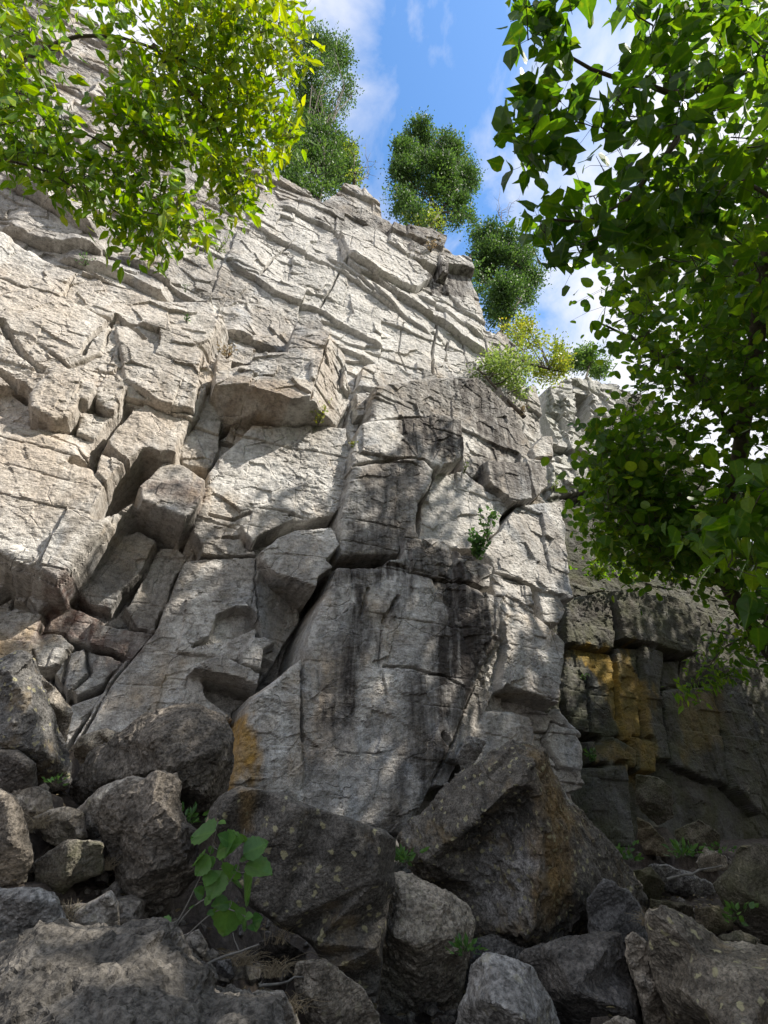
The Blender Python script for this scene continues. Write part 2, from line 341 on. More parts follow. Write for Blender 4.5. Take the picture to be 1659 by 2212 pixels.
# ---------------------------------------------------------------- the cliff
class Wall:
    def __init__(w, D, s0, s1, z0, z1, res, seed):
        w.D = D; w.seed = seed; w.res = res
        w.ns = int((s1 - s0) / res) + 1; w.nz = int((z1 - z0) / res) + 1
        w.S, w.Z = np.meshgrid(np.linspace(s0, s1, w.ns), np.linspace(z0, z1, w.nz))
        S, Z = w.S, w.Z
        w.M = .16 * fbm(S * .35, Z * .35, None, 3, seed)
        w.k = np.full_like(S, .7)                                     # strength of the random block pattern
        wx = fbm(S * 2.2, Z * 2.2, None, 4, seed + 50, .6) ; wz = fbm(S * 2.2, Z * 2.2, None, 4, seed + 90, .6)
        w.Sw = S + .045 * wx; w.Zw = Z + .045 * wz
        w.at = {n: np.zeros_like(S) for n in ('dark', 'ochre', 'pink', 'pale', 'red')}
    def pts(w, P, h):
        hh = [h] * len(P) if np.isscalar(h) else h
        return np.array([on_wall(x, y, q, w.D) for (x, y), q in zip(P, hh)]), np.array(hh, float)
    def sub(w, Q, pad):
        a = (w.S[0] > Q[:, 0].min() - pad) & (w.S[0] < Q[:, 0].max() + pad); b = (w.Z[:, 0] > Q[:, 1].min() - pad) & (w.Z[:, 0] < Q[:, 1].max() + pad)
        ia = np.nonzero(a)[0]; ib = np.nonzero(b)[0]
        if len(ia) == 0 or len(ib) == 0: return None
        return slice(ib[0], ib[-1] + 1), slice(ia[0], ia[-1] + 1)
    def fac(w, P, h, bev=.03, rb=.05, crack=.12, cw=.026, k=.6, rel=False, hu=None, sw=.03):
        Q, hh = w.pts(P, h if hu is None else hu)
        if hu is not None: hh = np.full(len(Q), float(h))
        sl = w.sub(Q, .4)
        if sl is None: return
        X, Y = w.Sw[sl], w.Zw[sl]; sd_ = poly_sd(Q, X, Y)
        A = np.c_[np.ones(len(Q)), Q]; c = np.linalg.lstsq(A, hh, rcond=None)[0] if np.ptp(hh) > 0 else np.array((hh[0], 0, 0))
        T = c[0] + c[1] * w.S[sl] + c[2] * w.Z[sl]
        T = np.clip(T, hh.min() - .15, hh.max() + .15)
        if rel: T = w.M[sl] + h
        t = np.clip(sd_ / rb, 0, 1)
        T = T - bev * (1 - t) ** 2
        ed = sstep(-sw, .025, sd_)
        m = w.M[sl] * (1 - ed) + T * ed
        g = np.clip(1 - np.abs(sd_ + cw * .6) / cw, 0, 1) * (sd_ < .01)
        gap = sstep(-.35, .25, vn(X * 3, Y * 3, None, w.seed + len(P)))
        w.M[sl] = m - crack * g * gap
        w.k[sl] = w.k[sl] * (1 - ed) + k * ed
    def ledge(w, P, d, L=.8, h=0, cr=.05):                        # rock swells out above this line and drops back under it
        Q, _ = w.pts(P, h); Q = Q[np.argsort(Q[:, 0])]
        cf = np.polyfit(Q[:, 0], Q[:, 1], 1); zs = np.polyval(cf, w.S[0])
        zl = (zs + .30 * (np.interp(w.S[0], Q[:, 0], Q[:, 1]) - zs))[None, :]
        dz = w.Zw - zl
        e = sstep(Q[0, 0] - .05, Q[0, 0] + .35, w.S) * (1 - sstep(Q[-1, 0] - .35, Q[-1, 0] + .05, w.S))
        w.M += e * d * np.where(dz > -.02, np.exp(-np.maximum(dz, 0) / L), 0) * sstep(-.02, .035, dz)
        w.M -= e * cr * np.exp(-(dz + .025) ** 2 / .0012)
    def crack(w, P, wd=.04, dep=.3, h=0):
        Q, _ = w.pts(P, h); sl = w.sub(Q, .5)
        if sl is None: return
        d = line_d(Q, w.Sw[sl], w.Zw[sl]); w.M[sl] -= dep * np.clip(1 - d / wd, 0, 1) ** .7
    def stain(w, name, P, v, soft=.25, h=.5):
        Q, _ = w.pts(P, h); sl = w.sub(Q, soft + .3)
        if sl is None: return
        wx = (1.0 * soft + .10) * fbm(w.S[sl] * 2.6, w.Z[sl] * 1.2, None, 5, w.seed + 7, .65) * 2
        sd_ = poly_sd(Q, w.S[sl] + wx, w.Z[sl] + wx)
        a = w.at[name]; a[sl] = np.maximum(a[sl], v * sstep(-soft, soft, sd_))
    def blocks(w):                                                # beds cut by upright joints
        S, Z = w.Sw, w.Zw; rg = np.random.default_rng(w.seed)
        det = np.zeros_like(S)
        und = .05 * fbm(w.S * .25, w.Z * .2, None, 2, w.seed + 3) + w.S * .012
        zq = Z + und
        zb = [w.Z.min() - 1]
        while zb[-1] < w.Z.max() + 2: zb.append(zb[-1] + rg.uniform(.45, 1.7))
        zb = np.array(zb); li = np.clip(np.searchsorted(zb, zq) - 1, 0, len(zb) - 2)
        zlo = zb[li]; zhi = zb[li + 1]
        out = rg.uniform(-.07, .07, len(zb))[li]
        jit = rg.uniform(0, 9, len(zb))[li]; wid = rg.uniform(1.1, 3.4, len(zb))[li]
        q = S / wid + jit + .05 * fbm(S * .8, Z * .8, None, 2, w.seed + 11)
        ci = np.floor(q).astype(np.int64); f = q - ci
        off = (hsh(ci, li, np.zeros_like(ci), w.seed) - .5) * .15
        ts = (hsh(ci, li, np.ones_like(ci), w.seed) - .5) * .26; tz = (hsh(ci, li, np.ones_like(ci) * 2, w.seed) - .5) * .30
        blk = out + off + ts * (f - .5) * wid + tz * (zq - (zlo + zhi) / 2)
        dj = np.minimum(f, 1 - f) * wid; db = np.minimum(zq - zlo, zhi - zq)
        nx = vn(w.S * 1.7, w.Z * 1.7, None, w.seed + 21)
        gj = np.clip(1 - dj / .022, 0, 1) * sstep(.0, .35, nx); gb = np.clip(1 - db / .024, 0, 1) * sstep(-.2, .4, -nx)
        rnd = np.clip(1 - np.minimum(dj, db) / .05, 0, 1) ** 2 * .015
        det += w.k * (blk - .08 * np.maximum(gj, gb) - rnd)
        c1, e1, _ = chips2(S * 1.5, Z * 2.1, w.seed + 31); c2, e2, i2 = chips2(S * 4.3 + 3, Z * 6.0, w.seed + 37); c3, e3, _ = chips2(S * 11, Z * 15, w.seed + 41)
        br = sstep(-.1, .5, fbm(w.S * .9, w.Z * .9, None, 3, w.seed + 44))      # rough areas against smooth ones
        kk = .12 + .88 * w.k
        det += kk * (.13 * c1) + (.3 + .7 * br) * (.35 + .65 * w.k) * (.055 * c2 + .022 * c3 - .022 * np.clip(1 - e2 / .10, 0, 1) * (i2 > .6))
        det += .030 * fbm(w.S * 2.5, w.Z * 3.5, None, 5, w.seed + 60, .6) + .009 * fbm(w.S * 16, w.Z * 24, None, 3, w.seed + 61, .6)
        bands = fbm(w.S * .7, w.Z * 9, None, 4, w.seed + 71, .6)
        det += .014 * bands * (.2 + .8 * br)
        return det
    def build(w, name, mat, top, right=None, left=None):
        H = w.M + w.blocks(); S, Z = w.S, w.Z.copy()
        T = np.array(top); T = T[np.argsort(T[:, 0])]
        zt = np.interp(S[0], T[:, 0], T[:, 1])[None, :] + .14 * fbm(S * 1.3, S * 0, None, 4, w.seed + 80)
        over = np.maximum(Z - zt, 0)
        Z = np.minimum(Z, zt) + .12 * over * (1 + fbm(S, over, None, 3, w.seed + 81))
        H = H - over * 1.2
        if right is not None:
            Q = np.array(right); Q = Q[np.argsort(Q[:, 1])]
            sr = np.interp(w.Z[:, 0], Q[:, 1], Q[:, 0])[:, None] + .10 * fbm(w.Z * 2, w.Z * 0, None, 4, w.seed + 82)
            ov = np.maximum(w.Sw - sr, 0); rr = np.maximum(w.Sw - (sr - .22), 0)
            S = np.where(ov > 0, S - ov * .82, S); H = H - 1.1 * np.minimum(rr, .22) ** 2 * 4 - ov * 3.2
        V = EYE + S[..., None] * WU + WN * (H - w.D)[..., None]; V[..., 2] += Z
        idx = np.arange(w.ns * w.nz).reshape(w.nz, w.ns)
        Fq = np.stack([idx[:-1, :-1], idx[:-1, 1:], idx[1:, 1:], idx[1:, :-1]], -1).reshape(-1, 4)
        o = mesh_np(name, V.reshape(-1, 3), Fq, None, mat, attrs=w.at)
        return o

#MAINWALL
def main_wall():
    w = Wall(8.6, -12.2, 9.0, -1.6, 26.5, .0205, 5)
    F = w.fac
    F([(500, 420), (760, 420), (960, 560), (1060, 720), (1040, 830), (780, 850), (600, 700), (480, 560)], 0, rel=True, bev=0, crack=0, k=.5, sw=.4)
    # recess under the big left overhang, then the slabs in it
    F([(-250, 1060), (0, 1180), (130, 1250), (240, 1120), (310, 1070), (440, 1150), (400, 1190), (350, 1300), (270, 1420), (150, 1640), (-250, 1720)], -.6, crack=0, k=.9)
    for P, h in (
        ([(280, 1131), (345, 1171), (320, 1231), (270, 1271), (240, 1321), (190, 1306), (160, 1276), (200, 1221), (235, 1171)], [.12, .18, .12, .05, -.1, -.12, -.1, 0, .1]),
        ([(125, 1251), (200, 1213), (185, 1251), (150, 1276), (125, 1271)], -.1),
        ([(345, 1181), (385, 1181), (405, 1206), (360, 1306), (340, 1356), (300, 1366), (270, 1316), (320, 1236)], -.05),
        ([(90, 1316), (130, 1296), (220, 1336), (190, 1391), (80, 1361)], -.12),
        ([(200, 1341), (325, 1366), (320, 1406), (300, 1426), (190, 1391)], .06),
        ([(80, 1366), (135, 1366), (160, 1391), (125, 1441), (80, 1438), (70, 1401)], .05),
        ([(-60, 1366), (35, 1306), (95, 1326), (85, 1366), (70, 1401), (65, 1416), (-60, 1436)], .12),
        ([(-60, 1166), (50, 1221), (35, 1256), (-60, 1301)], -.05),
        ([(60, 1240), (100, 1268), (70, 1310), (30, 1295)], -.15),
        ([(120, 1456), (150, 1406), (190, 1396), (270, 1426), (225, 1476), (165, 1506)], 0),
        ([(150, 1521), (230, 1491), (190, 1546), (150, 1606), (135, 1611)], .05)):
        F(P, h - .2 if np.isscalar(h) else [q - .2 for q in h], crack=.22, cw=.05, k=.3, sw=.05)
    for P, h in (([(235, 1140), (285, 1100), (330, 1130), (290, 1150), (245, 1180)], -.2), ([(330, 1120), (400, 1120), (445, 1150), (400, 1180), (350, 1170)], -.25), ([(205, 1175), (240, 1150), (235, 1200), (205, 1215)], -.3),
                 ([(340, 1356), (380, 1260), (405, 1215), (430, 1200), (400, 1290), (350, 1390)], -.15), ([(60, 1290), (100, 1270), (120, 1300), (85, 1325)], -.1), ([(150, 1410), (185, 1395), (190, 1450), (140, 1500)], -.2)):
        F(P, h, crack=.2, cw=.04, k=.3, sw=.05)
    # the big left mass
    F([(-400, 330), (-120, 420), (0, 490), (110, 560), (330, 640), (455, 640), (490, 700), (440, 760), (462, 800), (445, 850), (390, 960), (385, 1010), (310, 1010), (305, 1075), (240, 1130), (125, 1258), (0, 1190), (-250, 1080)], .48, bev=.09, rb=.16, crack=0, k=.55, sw=.16)
    F([(0, 640), (90, 610), (240, 690), (220, 760), (150, 790), (60, 720), (-60, 700)], .56, k=.25)
    F([(250, 700), (370, 690), (440, 760), (420, 880), (340, 870), (270, 820)], .60, k=.4)
    F([(0, 900), (165, 960), (250, 1070), (240, 1125), (125, 1250), (0, 1190), (-200, 1100), (-200, 860)], .62, k=.3, bev=.08, rb=.12, sw=.16)
    F([(-60, 855), (55, 855), (65, 893), (165, 933), (165, 955), (50, 950), (-60, 935)], .22, crack=.0, k=.3)
    F([(57, 853), (80, 823), (115, 798), (210, 823), (215, 833), (150, 898), (115, 906), (65, 883)], .86, bev=.07, rb=.1, k=.2)
    F([(210, 833), (272, 833), (265, 873), (245, 888), (205, 863)], .72, k=.2)
    F([(175, 888), (250, 898), (258, 880), (215, 953), (165, 933)], .55, k=.2)
    F([(285, 883), (325, 883), (390, 943), (380, 993), (320, 1028), (250, 988), (230, 948)], .72, k=.3)
    F([(210, 973), (240, 983), (300, 1018), (305, 1053), (250, 1058), (205, 1018)], .66, k=.3)
    w.crack([(280, 873), (215, 958), (200, 1010), (160, 1000)], .09, .35, .5)
    w.crack([(215, 958), (250, 990), (305, 1022)], .05, .25, .6)
    w.crack([(0, 800), (60, 850)], .08, .3, .5); w.crack([(0, 700), (45, 760), (90, 800)], .07, .25, .5)
    w.crack([(180, 770), (190, 740), (250, 680), (310, 730)], .05, .22, .5)
    # cave below the jutting block
    F([(262, 1100), (310, 1060), (420, 1105), (445, 1150), (350, 1175), (280, 1135), (215, 1185), (235, 1140)], -.55, crack=0, k=.3, sw=.12)
    F([(305, 1048), (350, 998), (400, 1003), (448, 1038), (425, 1100), (400, 1118), (305, 1078)], [.50, .45, .5, .6, .68, .7, .62], bev=.04, rb=.06, crack=.1, k=.12, sw=.12)
    # block with the large bare underside
    F([(470, 763), (500, 738), (550, 753), (545, 788), (530, 800), (465, 803)], .52, k=.2)
    F([(480, 925), (485, 870), (560, 880), (545, 912), (500, 948), (470, 992), (440, 1002)], -.75, crack=0)
    F([(445, 853), (465, 848), (482, 898), (475, 968), (460, 1003), (450, 1013), (395, 998), (390, 963), (430, 903)], .22, k=.3, crack=.15)
    F([(462, 833), (525, 825), (650, 858), (670, 913), (600, 913), (550, 910), (480, 925)], [.68, 1.0, 1.38, .8, .5, .32, .1], crack=0, bev=0, k=.1)
    F([(463, 806), (462, 834), (525, 826), (650, 859), (672, 866), (712, 723), (690, 668), (640, 690), (615, 768), (550, 765), (540, 785)], [.66, .72, 1.04, 1.40, 1.42, .95, .8, .72, .84, .74, .78], bev=.02, rb=.03, crack=.02, k=.7)
    F([(670, 863), (712, 723), (745, 768), (752, 878), (725, 923), (700, 923), (672, 885)], [1.36, .95, .45, .35, .50, .80, 1.2], bev=.02, rb=.04, crack=0, k=.9)
    # pale wall under it
    F([(545, 913), (700, 918), (745, 925), (760, 985), (748, 1080), (725, 1110), (640, 1120), (560, 1160), (520, 1190), (440, 1190), (410, 1150), (425, 1106), (450, 1015), (477, 975)], [.45, .55, .55, .6, .65, .65, .6, .5, .45, .3, .25, .3, .35, .4], bev=.05, rb=.10, k=.45, crack=.16)
    F([(435, 1166), (530, 1161), (555, 1201), (435, 1198)], .38, k=.2)
    F([(520, 1130), (620, 1110), (640, 1120), (560, 1160), (545, 1175)], .62, k=.2)
    w.crack([(455, 1110), (500, 1120), (540, 1108)], .04, .2, .4)
    # lower left buttress in shade
    F([(432, 1201), (552, 1201), (560, 1330), (545, 1440), (520, 1540), (480, 1580), (400, 1700), (120, 1700), (240, 1480), (330, 1370), (400, 1210)], [.35, .45, .5, .5, .45, .4, .4, .1, .1, .1, .2], bev=.03, rb=.05, k=.28, crack=.2)
    F([(552, 1201), (600, 1235), (640, 1262), (638, 1350), (620, 1440), (565, 1420), (558, 1330)], [.45, .2, -.05, -.05, 0, .42, .45], bev=0, crack=0, k=.2)
    F([(465, 1341), (500, 1326), (535, 1331), (552, 1366), (500, 1388), (415, 1406), (450, 1386)], .14, k=.2, crack=.05)
    F([(520, 1406), (545, 1376), (575, 1372), (600, 1386), (570, 1402), (565, 1446), (520, 1432)], .60, k=.1)
    F([(430, 1491), (470, 1470), (560, 1488), (545, 1531), (505, 1580), (440, 1521)], -.15, k=.2, crack=0)
    F([(415, 1448), (500, 1458), (565, 1480), (556, 1505), (530, 1500), (455, 1478)], [.35, .5, .6, .1, .1, .1], crack=0, k=.1)
    F([(413, 1446), (450, 1420), (480, 1406), (530, 1436), (567, 1451), (562, 1480), (500, 1458)], .72, bev=.03, rb=.05, k=.15, crack=.05)
    # deep joints between buttress and pillar
    F([(630, 1250), (712, 1250), (696, 1330), (655, 1430), (600, 1490), (540, 1530), (550, 1490), (610, 1400), (635, 1360)], -.5, crack=0, k=.4)
    F([(722, 1130), (748, 1060), (768, 1060), (762, 1130), (745, 1262), (712, 1262)], -.4, crack=0)
    F([(555, 1196), (600, 1161), (640, 1140), (720, 1135), (735, 1180), (728, 1225), (695, 1243), (692, 1268), (600, 1236), (560, 1208)], [.55, .65, .7, .85, .85, .95, 1.0, 1.0, .8, .6], bev=.04, rb=.06, k=.3, crack=.1)
    F([(690, 1240), (735, 1180), (740, 1240), (720, 1275)], .35)
    # small blocks left of the tall buttress
    F([(745, 925), (770, 840), (800, 840), (795, 905), (775, 920), (760, 985)], .12, k=.4)
    F([(768, 852), (790, 848), (803, 872), (800, 898), (770, 900)], .38, k=.1); F([(783, 790), (830, 775), (860, 790), (845, 835), (800, 840), (772, 838)], .28, k=.2)
    # tall buttress, three tiers
    F([(795, 905), (805, 840), (870, 822), (940, 808), (1045, 808), (1075, 840), (1110, 880), (1145, 960), (1150, 1010), (1000, 1030), (900, 1000), (780, 1000)], [.7, .72, .75, .8, .8, .72, .6, .4, .35, .75, .8, .7], bev=.10, rb=.16, k=.4, crack=.1)
    F([(1075, 835), (1115, 845), (1160, 880), (1195, 900), (1190, 1000), (1150, 1060), (1140, 960), (1108, 880)], [.6, .45, .2, .05, .05, .1, .35, .5], bev=0, k=.5, crack=.08)
    F([(905, 985), (960, 960), (1010, 975), (1005, 1030), (945, 1045), (900, 1040)], .35, crack=0, k=.1, hu=.85)
    F([(755, 1015), (775, 915), (860, 893), (960, 893), (1000, 905), (1005, 985), (960, 1012), (925, 1005), (850, 990), (775, 1005)], [.9, .9, 1.0, 1.08, 1.1, 1.1, 1.1, 1.05, 1.0, .9], bev=.07, rb=.12, k=.35, crack=.08)
    F([(910, 1085), (925, 1060), (944, 1024), (1000, 1018), (1050, 1060), (1110, 1090), (1090, 1110), (1060, 1190), (960, 1185), (905, 1190)], .66, k=.3, crack=.05)
    F([(738, 1110), (762, 1003), (850, 990), (915, 990), (942, 1015), (925, 1060), (905, 1085), (905, 1190), (735, 1200)], [.85, .9, 1.0, 1.05, 1.05, 1.02, 1.0, 1.0, .9], bev=.08, rb=.12, k=.4, crack=.1)
    w.crack([(1000, 905), (1010, 940), (1006, 985)], .06, .4, 1.0); w.crack([(940, 1018), (915, 1085), (908, 1170)], .05, .3, .9)
    F([(1050, 993), (1140, 993), (1152, 1078), (1110, 1083), (1055, 1043)], [.85, .85, .9, .9, .8], bev=.05, k=.3, crack=.12)
    F([(1135, 988), (1182, 1000), (1182, 1053), (1155, 1075)], .62, k=.2, crack=.12)
    F([(1185, 905), (1240, 900), (1240, 1000), (1190, 995)], -.3, crack=0)
    F([(1150, 968), (1170, 943), (1195, 938), (1215, 968), (1210, 983), (1155, 990)], .66, k=.05, bev=.03, crack=.2)
    F([(1140, 833), (1180, 828), (1205, 848), (1205, 873), (1180, 903), (1140, 873)], .35, k=.2)
    # right column
    F([(1060, 1170), (1120, 1090), (1215, 1080), (1225, 1206), (1245, 1291), (1230, 1296), (1190, 1281), (1155, 1261), (1070, 1236), (1045, 1190)], [.75, .75, .6, .65, .75, .75, .75, .8, .8, .8], k=.45, bev=.05, crack=.14)
    F([(1160, 1276), (1210, 1291), (1225, 1321), (1210, 1350), (1175, 1341)], .62, k=.1)
    F([(1055, 1236), (1150, 1261), (1160, 1321), (1180, 1346), (1215, 1390), (1212, 1535), (1185, 1540), (1130, 1518), (1080, 1491), (1070, 1386), (1060, 1306)], [.75, .8, .8, .7, .65, .95, .98, .95, .85, .8, .75], k=.4, bev=.06, rb=.08, crack=.14)
    F([(1060, 1500), (1130, 1520), (1190, 1545), (1250, 1500), (1270, 1700), (1000, 1800), (990, 1640)], .35, k=.8)
    F([(1015, 1606), (1015, 1556), (1040, 1531), (1110, 1536), (1150, 1546), (1155, 1596), (1145, 1720), (990, 1720)], .74, k=.2, bev=.06, rb=.09, crack=.12)
    F([(1180, 1596), (1195, 1561), (1240, 1581), (1265, 1611), (1260, 1665), (1210, 1660)], .45, k=.2, crack=.2)
    # streaked pillar
    F([(870, 1161), (955, 1161), (995, 1201), (1055, 1221), (1052, 1275), (830, 1240), (840, 1206), (870, 1206)], [1.0, 1.05, 1.1, .95, .95, 1.15, 1.1, 1.05], k=.3)
    F([(735, 1215), (860, 1212), (900, 1225), (960, 1235), (1040, 1275), (1060, 1310), (1055, 1400), (1030, 1480), (1000, 1560), (960, 1650), (900, 1800), (480, 1800), (495, 1640), (540, 1500), (600, 1460), (650, 1420), (675, 1340), (700, 1290)], [1.15, 1.2, 1.25, 1.25, 1.15, 1.05, 1.05, 1.1, 1.15, 1.2, 1.3, 1.1, 1.0, .95, .95, .95, 1.0, 1.05], bev=.10, rb=.18, k=.26, crack=.2)
    F([(1040, 1275), (1062, 1300), (1078, 1400), (1062, 1500), (1010, 1610), (960, 1700), (930, 1700), (1000, 1560), (1030, 1480), (1050, 1390)], [1.0, .75, .6, .6, .75, .9, 1.1, 1.05, 1.0, 1.0], crack=0, bev=0, k=.6)
    F([(655, 1410), (600, 1462), (540, 1510), (520, 1600), (485, 1760), (660, 1790), (655, 1560)], 1.16, bev=.05, rb=.08, k=.2, crack=.08)
    F([(877, 1271), (925, 1279), (935, 1306), (918, 1360), (880, 1346)], -.07, rel=True, crack=.02)
    F([(930, 1230), (1045, 1275), (1050, 1380), (1000, 1500), (960, 1470), (925, 1360)], .07, rel=True, crack=.02, k=.9)
    w.crack([(830, 1435), (890, 1440), (960, 1460), (1000, 1485)], .025, .12, 1.1); w.crack([(800, 1265), (785, 1330)], .035, .1, 1.15)
    w.crack([(655, 1420), (648, 1500), (655, 1600)], .03, .15, 1.1); w.crack([(955, 1590), (965, 1600)], .07, .15, 1.1)
    w.crack([(825, 1360), (820, 1420), (835, 1500)], .02, .08, 1.1); w.crack([(860, 1290), (830, 1340)], .05, .12, 1.1)
    # upper bright wall: beds, ledges and joints
    F([(735, 500), (800, 485), (880, 540), (935, 600), (900, 622), (780, 590), (742, 560)], .28, k=.4)
    F([(850, 478), (930, 498), (962, 520), (945, 575), (880, 545), (840, 520)], .38, k=.8)
    F([(950, 545), (1022, 553), (1034, 575), (1022, 603), (955, 585)], .5, k=.4)
    F([(960, 585), (1020, 600), (1045, 670), (1050, 700), (1000, 670), (960, 630)], .1, k=.3)
    for L_, d in (([(735, 565), (790, 600), (840, 640), (900, 682), (950, 702), (1010, 740), (1060, 765)], .26),
                  ([(490, 553), (550, 598), (590, 643), (630, 653), (700, 668), (770, 715), (829, 758)], .16),
                  ([(530, 480), (600, 520), (690, 560), (735, 590), (800, 640), (860, 690)], .12),
                  ([(600, 440), (690, 480), (730, 510)], .15), ([(700, 560), (760, 600), (820, 650), (880, 700), (930, 720)], .10),
                  ([(640, 700), (720, 740), (800, 780), (850, 800)], .12), ([(900, 640), (980, 690), (1050, 735)], .16),
                  ([(120, 553), (200, 583), (280, 603), (350, 643), (372, 650)], .26), ([(0, 470), (30, 500), (75, 530), (185, 545), (230, 560)], .28),
                  ([(480, 713), (545, 748), (612, 769)], .26), ([(0, 395), (60, 420), (150, 470), (210, 520)], .4), ([(250, 560), (340, 600), (420, 640), (470, 700)], .14),
                  ([(740, 960), (800, 958), (900, 950)], .05)):
        w.ledge(L_, d, .75, .05)
    w.crack([(945, 700), (938, 760), (936, 806)], .045, .4, .1); w.crack([(970, 735), (966, 776)], .04, .3, .1)
    w.crack([(1005, 735), (1012, 790)], .03, .2, .1); w.crack([(700, 470), (735, 520), (745, 580)], .05, .25, .1)
    w.crack([(560, 600), (590, 560), (640, 520)], .03, .15); w.crack([(690, 670), (730, 600)], .03, .15)
    w.crack([(870, 700), (860, 760), (880, 800)], .02, .1)
    # weathering of the stone, other tones
    st = w.stain
    st('dark', [(905, 1215), (1050, 1265), (1068, 1400), (1015, 1500), (965, 1620), (935, 1480), (925, 1380), (925, 1290)], 1.0, .22, 1.1)
    st('dark', [(735, 1205), (900, 1205), (1050, 1240), (1040, 1275), (900, 1262), (735, 1262)], .85, .15, 1.1)
    st('dark', [(755, 1230), (800, 1235), (790, 1400), (760, 1560), (700, 1640), (670, 1560), (720, 1400)], .8, .22, 1.1)
    st('dark', [(840, 1250), (875, 1255), (870, 1340), (835, 1350)], .7, .1, 1.1)
    st('dark', [(920, 1350), (1010, 1400), (960, 1700), (880, 1760), (860, 1600), (900, 1450)], .7, .3, 1.1)
    st('dark', [(860, 888), (1000, 900), (1005, 990), (860, 990)], .8, .2, 1.0)
    st('dark', [(960, 805), (1060, 808), (1110, 890), (1140, 980), (1060, 985), (1010, 890)], .8, .2, .7)
    st('dark', [(760, 995), (920, 990), (900, 1180), (860, 1200), (745, 1190)], .65, .3, 1.0)
    st('dark', [(1040, 970), (1180, 990), (1170, 1080), (1060, 1060)], .7, .15, .8)
    st('dark', [(870, 1155), (990, 1195), (1050, 1230), (870, 1215)], .8, .1, 1.0)
    st('dark', [(590, 690), (690, 670), (710, 740), (640, 780), (580, 760)], .28, .2, .8)
    st('dark', [(320, 1005), (440, 1035), (420, 1100), (330, 1060)], .45, .1, .9)
    st('dark', [(700, 420), (850, 470), (960, 520), (950, 560), (850, 510), (700, 480)], .55, .3, .2)
    st('dark', [(950, 540), (1040, 550), (1035, 610), (950, 590)], .8, .15, .9)
    st('dark', [(350, 560), (480, 600), (470, 700), (390, 690)], .22, .3, .3); st('dark', [(240, 700), (440, 740), (400, 860), (290, 840)], .25, .3, .6)
    st('dark', [(280, 1200), (420, 1190), (330, 1440), (170, 1440), (200, 1340)], .42, .25, 0)
    st('dark', [(1100, 1130), (1215, 1170), (1230, 1290), (1160, 1270)], .32, .25, .7); st('dark', [(500, 1250), (640, 1270), (610, 1450), (520, 1420)], .3, .25, .3)
    st('dark', [(0, 430), (150, 480), (250, 560), (120, 560), (0, 520)], .35, .3, .3)
    st('dark', [(800, 900), (805, 840), (940, 805), (1045, 808), (1110, 880), (1145, 960), (1150, 1010), (1000, 905), (870, 895)], .5, .2, .75)
    st('dark', [(930, 815), (1010, 810), (1000, 860), (960, 870)], .5, .15, .8); st('dark', [(980, 1000), (1060, 1010), (1150, 1080), (1100, 1090)], .45, .15, .8)
    st('dark', [(1050, 800), (1110, 870), (1150, 960), (1110, 1000), (1060, 900)], .45, .15, .6)
    st('red', [(90, 1280), (130, 1260), (250, 1330), (320, 1380), (290, 1430), (180, 1400), (80, 1370)], .9, .15, 0)
    st('red', [(280, 1080), (420, 1100), (430, 1150), (320, 1140)], .6, .1, -.3); st('red', [(465, 835), (560, 850), (660, 905), (500, 920)], .28, .1, .6)  # cave under jutting block toned dark red; bare underside browned for its bounced shade
    st('ochre', [(495, 1530), (535, 1540), (530, 1660), (505, 1740), (475, 1740), (480, 1600)], 1.0, .08, 1.05)
    st('ochre', [(-60, 1370), (90, 1330), (70, 1400), (-60, 1430)], .55, .15, .1); st('ochre', [(420, 1000), (470, 985), (440, 1090), (415, 1100)], .40, .15, .3)
    st('ochre', [(650, 1440), (700, 1430), (690, 1640), (655, 1700)], .30, .2, 1.1); st('ochre', [(250, 1540), (330, 1420), (380, 1450), (330, 1600)], .25, .2, .2)
    st('ochre', [(480, 830), (650, 870), (660, 905), (500, 925)], .25, .1, .6); st('ochre', [(20, 580), (140, 600), (160, 700), (40, 690)], .22, .4, .5)  # first patch adds ochre to the painted shade of the bare underside
    st('pink', [(-300, 560), (300, 600), (480, 700), (420, 960), (240, 1100), (-300, 1180)], .8, .5, .5); st('pink', [(640, 720), (720, 740), (740, 900), (680, 900)], .6, .2, .8)
    st('pink', [(700, 480), (930, 540), (900, 620), (760, 590)], .4, .3, .3)
    st('pale', [(800, 870), (860, 870), (860, 990), (790, 990)], .6, .2, .8); st('pale', [(915, 1020), (1050, 1070), (1080, 1100), (1040, 1170), (915, 1160)], .7, .15, .6)
    st('pale', [(480, 440), (700, 440), (960, 600), (1060, 720), (1020, 800), (780, 790), (540, 600)], .8, .4, 0); st('pale', [(-100, 480), (300, 620), (450, 700), (380, 900), (100, 800), (-100, 760)], .4, .8, .5)  # whitish rock made paler still, painting sunlight on upper wall and left face
    st('pale', [(870, 1275), (930, 1285), (925, 1480), (860, 1560), (830, 1480)], .35, .2, 1.1); st('pale', [(1080, 1150), (1200, 1140), (1200, 1480), (1090, 1480)], .28, .3, .8)
    st('pale', [(590, 950), (740, 940), (750, 1150), (620, 1180)], .4, .3, .6)
    top = [(-13, 25.0), (-7.5, 24.6), (-5.5, 23.4), (-3, 20.8)] + [on_wall(x, y, .2, 8.6) for x, y in ((560, 352), (650, 402), (700, 428), (748, 386), (775, 386), (822, 428), (835, 462), (930, 496), (962, 522), (1010, 575), (1044, 655), (1056, 708), (1102, 716), (1150, 762), (1165, 812), (1196, 848))] + [(9.5, 12.0)]
    right = [on_wall(x, y, .4, 8.6) for x, y in ((1206, 850), (1200, 900), (1192, 960), (1190, 1000), (1184, 1060), (1216, 1090), (1224, 1200), (1246, 1280), (1218, 1345), (1218, 1540), (1268, 1600), (1275, 1680))]
    right = [(right[0][0], 30.0)] + right + [(right[-1][0], -3.0)]
